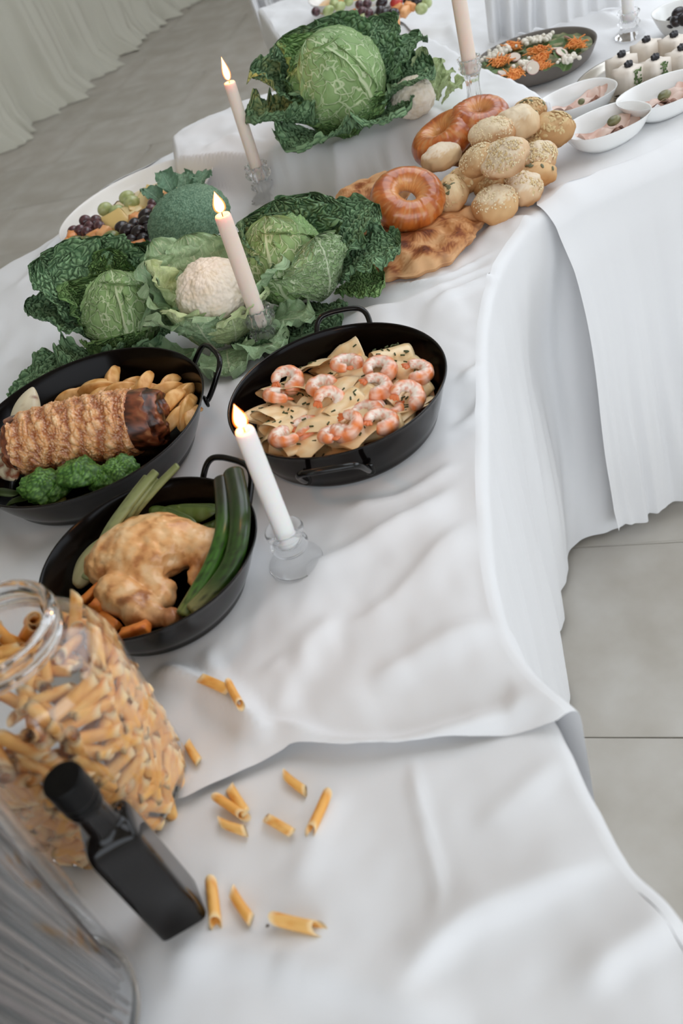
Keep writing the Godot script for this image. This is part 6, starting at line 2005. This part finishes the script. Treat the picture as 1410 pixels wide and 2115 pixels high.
func breads() -> void:
	M.crust = vmat(0.75, 0.3)
	M.seed_pale = mat("f0dfba", 0.6)
	M.seed_oat = mat("d8bd8c", 0.7)
	M.seed_green = mat("6a6a4a", 0.5)
	var a := MB.new()
	a.blob(Vector3(0.0019, 0.0008, 0.0012), 8, 5)
	M.sesame_mesh = a.mesh()
	var b := MB.new()
	b.blob(Vector3(0.0030, 0.0007, 0.0020), 8, 5)
	M.oat_mesh = b.mesh()
	var c := MB.new()
	c.blob(Vector3(0.0048, 0.0011, 0.0027), 10, 6)
	M.pump_mesh = c.mesh()
	flatbread("large blistered flatbread lying flat under the front glossy bagel", put(Vector3(0.2641, 0.7600, -1.5182), 24, 2, 1), Vector2(0.122, 0.094), 0.030, 101)
	flatbread("flatbread leaning at the left, half behind the middle cabbage", put(Vector3(0.2170, 0.7850, -1.6666), 30, 16, 10), Vector2(0.088, 0.062), 0.026, 111)
	bagel("large glossy brown bagel at the front, showing its hole", Transform3D(rot(0, 34, -8) * rot(200), Vector3(0.2729, 0.8240, -1.5688)), 0.0375, 0.0238, 121)
	bagel("glossy bagel tipped on its edge at the left of the roll pile", Transform3D(_tilt(Vector3(-0.351, 0.932, 0.089)) * rot(200), Vector3(0.3861, 0.8380, -1.7270)), 0.036, 0.024, 131)
	bagel("glossy bagel lying level at the back of the pile, by the tall candle", put(Vector3(0.4551, 0.8520, -1.7250), 40, 6, 0), 0.031, 0.023, 141)
	var L := "e6c6a0"
	var D := "b07a4e"
	var F := "f2e5d2"
	roll("pale split roll with a few flakes, between the two front bagels", put(Vector3(0.3632, 0.8280, -1.6690), 15, -8, 0), Vector3(0.040, 0.026, 0.030), 2.2, "e6cba2", "c8986a", F, 201, "")
	roll("long sesame roll in the middle of the pile, standing slanted", put(Vector3(0.4032, 0.8400, -1.5788), -52, 20, 30), Vector3(0.043, 0.026, 0.028), 2.4, "d8b588", "b07c4c", "e2c9a0", 202, "sesame")
	roll("large flat seeded roll on top of the pile, right of the centre", put(Vector3(0.4355, 0.8480, -1.5367), -40, 28, 18), Vector3(0.045, 0.026, 0.035), 2.6, L, D, "f0e4cc", 203, "sesame oat")
	roll("oval roll with seeds behind the top flat one, next to the back bagel", put(Vector3(0.4491, 0.8500, -1.6418), -35, 18, 10), Vector3(0.044, 0.027, 0.030), 2.4, L, "b57a45", "f0e2c4", 204, "sesame")
	roll("smooth pale round roll at the back of the pile", put(Vector3(0.4970, 0.8460, -1.6528), -20, 5, 15), Vector3(0.042, 0.034, 0.036), 2.2, "e6cda8", "cfa478", "efe0c6", 205, "")
	roll("pumpkin seed roll farthest back, beside the first white dish", put(Vector3(0.5431, 0.8360, -1.7145), 10, 0, 0), Vector3(0.033, 0.026, 0.030), 2.0, "d2a878", "a5703f", "dcc096", 206, "pumpkin oat")
	roll("rough oat-crusted roll at the right end of the pile by the dishes", put(Vector3(0.5559, 0.8220, -1.6403), -25, 0, 0), Vector3(0.041, 0.034, 0.036), 2.0, "cba274", "a87a4c", "d9b98c", 207, "thick oat")
	roll("rough oat-crusted roll low behind the sesame bun", put(Vector3(0.5266, 0.8050, -1.6428), 10, 0, 0), Vector3(0.038, 0.030, 0.032), 2.0, "cba274", "a87a4c", "d9b98c", 208, "thick oat")
	roll("sesame bun on the right slope of the pile, above the seedy one", put(Vector3(0.5070, 0.8060, -1.5906), -10, 10, 0), Vector3(0.037, 0.029, 0.032), 2.0, L, "bd8450", "f0e4cc", 209, "sesame oat")
	roll("pumpkin seed roll at the right foot of the pile", put(Vector3(0.4958, 0.7900, -1.5617), 35, -20, -25), Vector3(0.036, 0.024, 0.028), 2.3, "ddb889", "b5783f", "e2c296", 210, "pumpkin")
	roll("round sesame bun at the front right, on the white cloth", put(Vector3(0.4606, 0.7830, -1.5433), 10, 5, 0), Vector3(0.036, 0.032, 0.036), 2.1, L, "c08a58", "f2e6d0", 211, "sesame oat")
	roll("round sesame bun with a split top, frontmost beside the flatbread", put(Vector3(0.4036, 0.7860, -1.5152), 10, 0, 0), Vector3(0.042, 0.034, 0.038), 2.1, "e0b988", "bd8450", "f0e2c6", 212, "sesame")
	roll("green pumpkin seed roll wedged right of the front bagel", put(Vector3(0.3507, 0.7980, -1.5800), 60, -25, 15), Vector3(0.036, 0.028, 0.030), 2.5, "e2c296", "c69058", "ead4ac", 213, "pumpkin oat")
	roll("small brown roll with oat flakes under the long sesame roll", put(Vector3(0.3829, 0.8040, -1.6046), -35, 15, 15), Vector3(0.040, 0.024, 0.028), 2.2, "d4a874", "a8703c", "dfc298", 214, "thick")
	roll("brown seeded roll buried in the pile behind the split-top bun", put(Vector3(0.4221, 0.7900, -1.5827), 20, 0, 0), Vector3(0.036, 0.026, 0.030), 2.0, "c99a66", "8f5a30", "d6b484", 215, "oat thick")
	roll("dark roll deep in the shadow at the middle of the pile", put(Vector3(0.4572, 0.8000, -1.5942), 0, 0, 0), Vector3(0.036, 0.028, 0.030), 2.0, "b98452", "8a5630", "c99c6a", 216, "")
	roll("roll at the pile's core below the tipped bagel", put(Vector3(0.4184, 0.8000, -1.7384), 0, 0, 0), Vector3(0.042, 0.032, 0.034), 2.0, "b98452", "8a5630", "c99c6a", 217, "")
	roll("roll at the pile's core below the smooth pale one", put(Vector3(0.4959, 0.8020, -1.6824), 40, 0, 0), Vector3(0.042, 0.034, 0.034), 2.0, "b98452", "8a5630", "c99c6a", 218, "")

# a turn that brings the y axis to n
func _tilt(n: Vector3) -> Basis:
	var y := n.normalized()
	var x := Vector3.RIGHT
	x = (x - y * x.dot(y)).normalized()
	return Basis(x, y, x.cross(y))

# ---------- dishes on the far table ----------
func far_table() -> void:
	var china := coat(mat("f4f4f2", 0.25, 0.5), 0.5, 0.08)
	var r2 := RandomNumberGenerator.new()
	r2.seed = 77
	# three white oval dishes with ham
	var ham := vmat(0.45)
	var od := [
		[Vector3(0.6640, 0.7620, -1.8044), Vector2(0.078, 0.054), 14.0, "white oval ham dish nearest the roll pile, beside the silver tray"],
		[Vector3(0.6577, 0.7620, -1.6566), Vector2(0.082, 0.056), 14.0, "white oval ham dish in front, closest to the table edge"],
		[Vector3(0.7878, 0.7620, -1.7009), Vector2(0.092, 0.060), 14.0, "white oval ham dish at the right edge of the picture"],
	]
	var slices := []
	for k in 3:
		var mb := MB.new()
		mb.grid(30, 14, func(u, v):
			var x: float = (u - 0.5) * 0.075
			var z: float = (v - 0.5) * 0.040 * (1.0 - 0.4 * pow(absf(u - 0.5) * 2.0, 3.0))
			return Vector3(x, 0.006 * sin(u * 9.0 + k * 2.0) * (0.4 + v) + 0.010 * v * v + 0.002 * sin(v * 8.0 + u * 5.0 + k), z), false, func(u, v, _p):
			return lin("dfb9a8").lerp(lin("ecd3c6"), 0.5 + 0.5 * sin(u * 7.0 + v * 5.0 + k)).lerp(lin("c98f7c"), smooth(0.42, 0.5, absf(v - 0.5)) * 0.6))
		slices.append(mb.mesh())
	var names := ["in the ham dish nearest the rolls", "in the front ham dish", "in the right edge ham dish"]
	var cap := grape(0.0056, 1.25, "6f7048", "54562f", 8)
	var gher := grape(0.0085, 1.7, "7d7b54", "62623e", 9)
	for i in 3:
		var e: Array = od[i]
		var t := thing("serving_dish", e[3], "dish", Transform3D(rot(e[2]), e[0]), "white oval ham dishes")
		_dish(t, e[1], 0.040, china, 2.4, 0.0025, 0.55)
		for j in 4:
			var q: Vector3 = e[0] + rot(e[2]) * Vector3(-0.018 + 0.020 * j, 0.014 + 0.006 * j - 0.002 * j * j, -0.006 + 0.008 * (j & 1))
			solo("ham_slice", slices[(i + j) % 3], ham, ["pale folded ham slice, leftmost ", "folded ham slice, second from left ", "curled ham slice, third from left ", "curled ham slice, rightmost "][j] + names[i], "ham", put(q, e[2] + 25.0 * j - 20.0, 10.0, 8.0 * j - 12.0), "ham slices in the white dishes")
		var w: Vector3 = e[0] + rot(e[2]) * [Vector3(-0.004, 0.033, 0.018), Vector3(0.016, 0.033, 0.0), Vector3(-0.012, 0.036, 0.012)][i]
		solo("caper" if i == 0 else "gherkin", cap if i == 0 else gher, mat("ffffff", 0.4) if false else coat(vmat(0.4), 0.3, 0.2), ["small green caper on the ham nearest the rolls", "grey-green gherkin half on the ham in the front dish", "grey-green gherkin on the ham at the right edge"][i], ["caper", "gherkin", "gherkin"][i], put(w, 20))
	# salad dish
	var dark := mat("77706a", 0.4, 0.4)
	var sc := Vector3(0.6942, 0.7620, -2.1078)
	var st := thing("salad_dish", "low grey-brown dish of mixed salad behind the bread", "dish", Transform3D(rot(12), sc))
	_dish(st, Vector2(0.132, 0.118), 0.036, dark, 2.0, 0.003, 0.78)
	var gn := vmat(0.5)
	var bed := MB.new()
	var bn := noise(FastNoiseLite.TYPE_SIMPLEX, 45.0, 78, 3)
	bed.grid(60, 20, func(u, v):
		var a: float = u * TAU
		var p := Vector3(0.122 * (1 - v) * cos(a), 0, -0.108 * (1 - v) * sin(a))
		p.y = 0.026 + 0.010 * smooth(1.0, 0.6, 1.0 - v) + 0.006 * bn.get_noise_2d(p.x, p.z)
		return p, true, func(u, v, p): return lin("5d7044").lerp(lin("a9a07a"), smooth(-0.1, 0.4, bn.get_noise_2d(p.x + 3.0, p.z))))
	var bo := solo("salad_greens", bed.mesh(), gn, "bed of mixed green leaves in the grey-brown salad dish", "salad", Transform3D(rot(12), sc))
	bo.set_meta("kind", "stuff")
	var lf := []
	for k in 2:
		var mb := MB.new()
		mb.grid(8, 10, func(u, v):
			var w: float = sin(PI * (0.08 + 0.9 * v)) * 0.012
			return Vector3((v - 0.5) * 0.038, 0.004 * sin(v * 5.0 + k) + 0.006 * absf(u - 0.5), (u - 0.5) * 2.0 * w), false, func(u, v, _p): return lin("5f7a48").lerp(lin("8a9c6c"), smooth(0.12, 0.0, absf(u - 0.5))))
		lf.append(mb.mesh())
	for e in [[1025,150],[1008,130],[1080,105],[1050,118],[1140,140],[1170,142],[1155,118],[1100,125],[1115,95],[1185,110],[1030,165],[1095,150],[1125,155],[1165,100],[1010,145]]:
		pass
	var leaves := [Vector3(0.5904, 0.8000, -2.0505), Vector3(0.5960, 0.8000, -2.1202), Vector3(0.6694, 0.8040, -2.1074), Vector3(0.6001, 0.8000, -2.0095), Vector3(0.6803, 0.8020, -1.9708), Vector3(0.7073, 0.8000, -1.9675), Vector3(0.7162, 0.8030, -2.0201), Vector3(0.6626, 0.8040, -2.0372), Vector3(0.7090, 0.8020, -2.1052), Vector3(0.7495, 0.8000, -2.0210), Vector3(0.5840, 0.7970, -2.0181), Vector3(0.7423, 0.8000, -2.1031), Vector3(0.5878, 0.7980, -2.0839), Vector3(0.7583, 0.8000, -2.0738)]
	for i in leaves.size():
		solo("salad_leaf", lf[i % 2], gn, "small green salad leaf in the grey-brown salad dish", "leaf", put(leaves[i], 47.0 * i, 25.0 * sin(i * 2.1), 20.0 * cos(i * 1.7)), "leaves in the salad dish")
	# grated carrot heaps
	var cs := MB.new()
	for i in 70:
		var p := Vector3(r2.randfn() * 0.009, absf(r2.randfn()) * 0.0035, r2.randfn() * 0.006)
		var d := Vector3(r2.randf_range(-1, 1), r2.randf_range(-0.4, 0.4), r2.randf_range(-1, 1)).normalized() * 0.008
		cs.tube([p - d, p + Vector3(0, 0.001, 0), p + d], func(_t): return 0.0011, 5, Transform3D(), func(_u, _v, _p): return lin("f09a4e"))
	cs.blob(Vector3(0.016, 0.005, 0.010), 18, 10, null, func(_u, _v, _p): return lin("ee9448"))
	var cm := cs.mesh()
	var car := [[Vector3(0.6110, 0.8060, -2.0860), "grated carrot heap nearest the tall candle, left in the salad"], [Vector3(0.6122, 0.8020, -2.0021), "grated carrot heap at the front rim of the salad"], [Vector3(0.6649, 0.8040, -2.1544), "grated carrot heap at the back left rim of the salad"], [Vector3(0.6907, 0.8080, -2.0717), "grated carrot heap at the centre back of the salad"], [Vector3(0.6789, 0.8080, -2.0240), "grated carrot heap in the middle of the salad"], [Vector3(0.7623, 0.8020, -2.0519), "grated carrot heap at the right end of the salad"], [Vector3(0.6698, 0.8040, -1.9906), "thin grated carrot strands low in the salad front"]]
	for i in car.size():
		var s := solo("grated_carrot", cm, vmat(0.5), car[i][1], "carrot", put(car[i][0], 60.0 * i, 8, 0, 1.15 if i < 6 else 0.8), "carrot heaps in the salad")
	# feta crumbles and radish slices
	var fm := MB.new()
	for i in 26:
		var d := Vector3(r2.randfn() * 0.011, absf(r2.randfn()) * 0.004, r2.randfn() * 0.009)
		fm.blob(Vector3(0.0056, 0.0048, 0.0052) * r2.randf_range(0.6, 1.2), 9, 6, null, null, Transform3D(Basis(), d))
	var fmesh := fm.mesh()
	var fet := [[Vector3(0.6344, 0.8060, -2.1442), "white crumbled cheese heap at the back left of the salad"], [Vector3(0.6402, 0.8080, -2.0116), "white crumbled cheese heap near the salad centre"], [Vector3(0.7033, 0.8060, -2.1459), "white crumbled cheese heap at the back rim"], [Vector3(0.7222, 0.8060, -1.9776), "white crumbled cheese heap at the right front"], [Vector3(0.7276, 0.8040, -2.1477), "white crumbled cheese heap behind the carrot at the back"], [Vector3(0.6098, 0.8030, -2.1469), "white crumbled cheese heap at the left rim of the salad"]]
	for i in fet.size():
		var fo := solo("cheese_crumbles", fmesh, mat("efe8da", 0.7), fet[i][1], "cheese", put(fet[i][0], 70.0 * i, 0, 0), "cheese heaps in the salad")
		fo.set_meta("kind", "stuff")
	var rd := MB.new()
	rd.lathe([Vector2(0, -0.0012), Vector2(0.012, -0.0012), Vector2(0.0132, -0.0006), Vector2(0.0132, 0.0006), Vector2(0.012, 0.0012), Vector2(0, 0.0012)], 24, Transform3D(), func(_u, v, p): return lin("e2d3c4").lerp(lin("c08080"), smooth(0.0120, 0.0131, Vector2(p.x, p.z).length())))
	var rm := rd.mesh()
	var rads := [[Vector3(0.6471, 0.8100, -1.9879), 60, "radish slice standing up at the salad front"], [Vector3(0.6446, 0.8060, -2.0909), 20, "radish slice beside the left carrot heap"], [Vector3(0.7222, 0.8080, -2.0233), 30, "radish slice right of the salad centre"], [Vector3(0.5982, 0.8040, -2.0260), 25, "radish slice at the front left of the salad"], [Vector3(0.7622, 0.8060, -2.0845), 50, "radish slice at the back right rim"], [Vector3(0.6096, 0.8060, -2.1192), 15, "radish slice at the left end of the salad"], [Vector3(0.7242, 0.8060, -2.0607), 10, "radish slice behind the middle leaves"]]
	for i in rads.size():
		solo("radish_slice", rm, vmat(0.4), rads[i][2], "radish", put(rads[i][0], 30.0 * i, rads[i][1], 10), "radish slices in the salad")
	# silver tray with filled white bread cubes
	var silver := mat("c9c4bb", 0.22, 0.5)
	silver.metallic = 0.95
	var tc := Vector3(0.8309, 0.7630, -1.8727)
	var tr := thing("serving_tray", "oval silver serving tray with a raised rim under the white cubes", "tray", Transform3D(rot(20), tc))
	var tb := MB.new()
	var hx := 0.150
	var hz := 0.120
	var tp := [Vector2(0, 0.0005), Vector2(0.80, 0.0005), Vector2(0.86, 0.003), Vector2(0.95, 0.008), Vector2(0.985, 0.0105), Vector2(1.0, 0.0125), Vector2(0.99, 0.0145), Vector2(0.965, 0.0135), Vector2(0.93, 0.0105), Vector2(0.86, 0.005), Vector2(0.80, 0.003), Vector2(0, 0.003)]
	tb.grid(96, 11, func(u, v):
		var q: Vector2 = tp[int(round(v * 11))]
		var a: float = u * TAU
		return Vector3(q.x * hx * cos(a), q.y, -q.x * hz * sin(a)), true)
	part("tray_body", tb.mesh(), silver, tr)
	var orn := MB.new()
	for k in 2:
		orn.lathe([Vector2(0.008 + 0.004 * k, 0.0032), Vector2(0.0095 + 0.004 * k, 0.0045), Vector2(0.011 + 0.004 * k, 0.0032)], 32)
	part("embossed_ring", orn.mesh(), silver, tr, Transform3D(Basis(), Vector3(-0.085, 0, 0.02)))
	var cream := mat("f0e6da", 0.6, 0.3)
	var herb := vmat(0.6)
	var cubes := [[Vector3(0.7854, 0.7665, -1.8790), 26, false, "white bread cube at the back left of the tray"], [Vector3(0.7727, 0.7665, -1.8201), 24, true, "white bread cube with a herb coated face, nearest on the tray"], [Vector3(0.8489, 0.7665, -1.9087), 28, false, "white bread cube at the back of the tray"], [Vector3(0.8207, 0.7665, -1.8109), 22, true, "white bread cube with a pale herb face, second in front"], [Vector3(0.8951, 0.7665, -1.8881), 25, false, "white bread cube at the back right of the tray"], [Vector3(0.8746, 0.7665, -1.8144), 25, false, "white bread cube at the right edge of the picture"]]
	for e in cubes:
		var t := thing("canape", e[3], "canape", Transform3D(rot(e[1]), e[0]), "white cubes on the silver tray")
		var b := MB.new()
		b.chunk(Vector3(0.046, 0.050, 0.042), 0.06, r2, 0.0012, Color.WHITE, Transform3D(Basis(), Vector3(0, 0.025, 0)))
		part("bread_cube", b.mesh(), cream, t)
		var k := MB.new()
		k.blob(Vector3(0.0105, 0.0055, 0.0075), 22, 14, func(d): return 0.25 * sin(7.0 * d.x + 2.0) * cos(6.0 * d.z), null)
		part("black_topping", k.mesh(), mat("1c1a20", 0.4), t, put(Vector3(0.002, 0.0535, 0), 20))
		if e[2]:
			var hb := MB.new()
			for i in 70:
				var p := Vector3(r2.randf_range(-0.009, 0.009), r2.randf_range(0.003, 0.047), 0.0215 + r2.randf_range(0, 0.0015))
				hb.blob(Vector3(0.0022, 0.0018, 0.0010), 6, 4, null, func(_u, _v, _p): return lin(["5f7a45", "7d9162", "49632f"][i % 3]), Transform3D(Basis(), p))
			var ho := part("herb_coat", hb.mesh(), herb, t)
			ho.set_meta("kind", "stuff")
	# bowl of black olives
	var oc := Vector3(0.9812, 0.7620, -2.0218)
	var ot := thing("olive_bowl", "small white bowl of black olives at the top right edge", "bowl", Transform3D(Basis(), oc))
	_dish(ot, Vector2(0.062, 0.062), 0.050, china, 2.0, 0.003, 0.45)
	var om := grape(0.0125, 1.25, "2a2024", "18141a", 12)
	var ol := [[Vector3(0.9514, 0.8220, -1.9786), "black olive on top of the pile in the bowl"], [Vector3(0.9438, 0.8120, -1.9762), "black olive at the left in the bowl"], [Vector3(0.9531, 0.8140, -1.9621), "black olive at the right in the bowl"], [Vector3(0.9457, 0.8040, -1.9932), "black olive lowest at the bowl rim"], [Vector3(0.9659, 0.8060, -1.9639), "black olive just past the picture edge"]]
	for i in ol.size():
		solo("olive", om, coat(vmat(0.3), 0.5, 0.15), ol[i][1], "olive", put(ol[i][0], 50.0 * i, 10, 0), "olives in the bowl")
	# pleated white drapery standing behind the salad
	var nz := noise(FastNoiseLite.TYPE_SIMPLEX, 1.0, 55, 2)
	var p0 := Vector3(0.6740, 0.7620, -2.3628)
	var p1 := Vector3(0.9819, 0.7620, -2.3093)
	var dd := (p1 - p0)
	var pm := MB.new()
	pm.grid(260, 40, func(u, v):
		var s: float = u * dd.length()
		var amp: float = lerpf(0.016, 0.007, smooth(0.35, 0.5, u)) * (1.0 - 0.4 * v)
		var f: float = sin(s * 150.0 + 2.5 * nz.get_noise_2d(s * 6.0, v * 0.6)) * amp + 0.03 * nz.get_noise_2d(s * 4.0, v)
		var belly: float = 0.035 * sin(PI * minf(1.0, v * 1.6)) * smooth(0.0, 0.1, v)
		var q: Vector3 = p0 + dd * (u + 0.22 * v * v * (1.0 - u))
		var nn := Vector3(-dd.z, 0, dd.x).normalized()
		if nn.z < 0: nn = -nn
		q += nn * (f + belly * (1.0 - u))
		return Vector3(q.x, 0.762 + 0.55 * v, q.z))
	solo("drapery", pm.mesh(), M.cloth, "pleated white fabric standing on the table behind the salad dish", "drapery")
	# narrow white cloth hanging left of the top fruit dish
	var hm := MB.new()
	var a := Vector3(0.36, 0, -3.95)
	hm.grid(80, 50, func(u, v):
		var y: float = 1.15 * v
		var w: float = lerpf(0.01, 0.25, v)
		var x: float = a.x + (u - 0.5) * w - 0.02 * (1.0 - v)
		return Vector3(x, maxf(0.006, y), a.z + 0.02 * sin(u * 16.0 + 1.5 * v) * (0.4 + v) + 0.03 * nz.get_noise_2d(u * 4.0, v * 2.0)))
	solo("hanging_cloth", hm.mesh(), M.cloth, "narrow white cloth hanging down beyond the table, left of the top dish", "cloth")
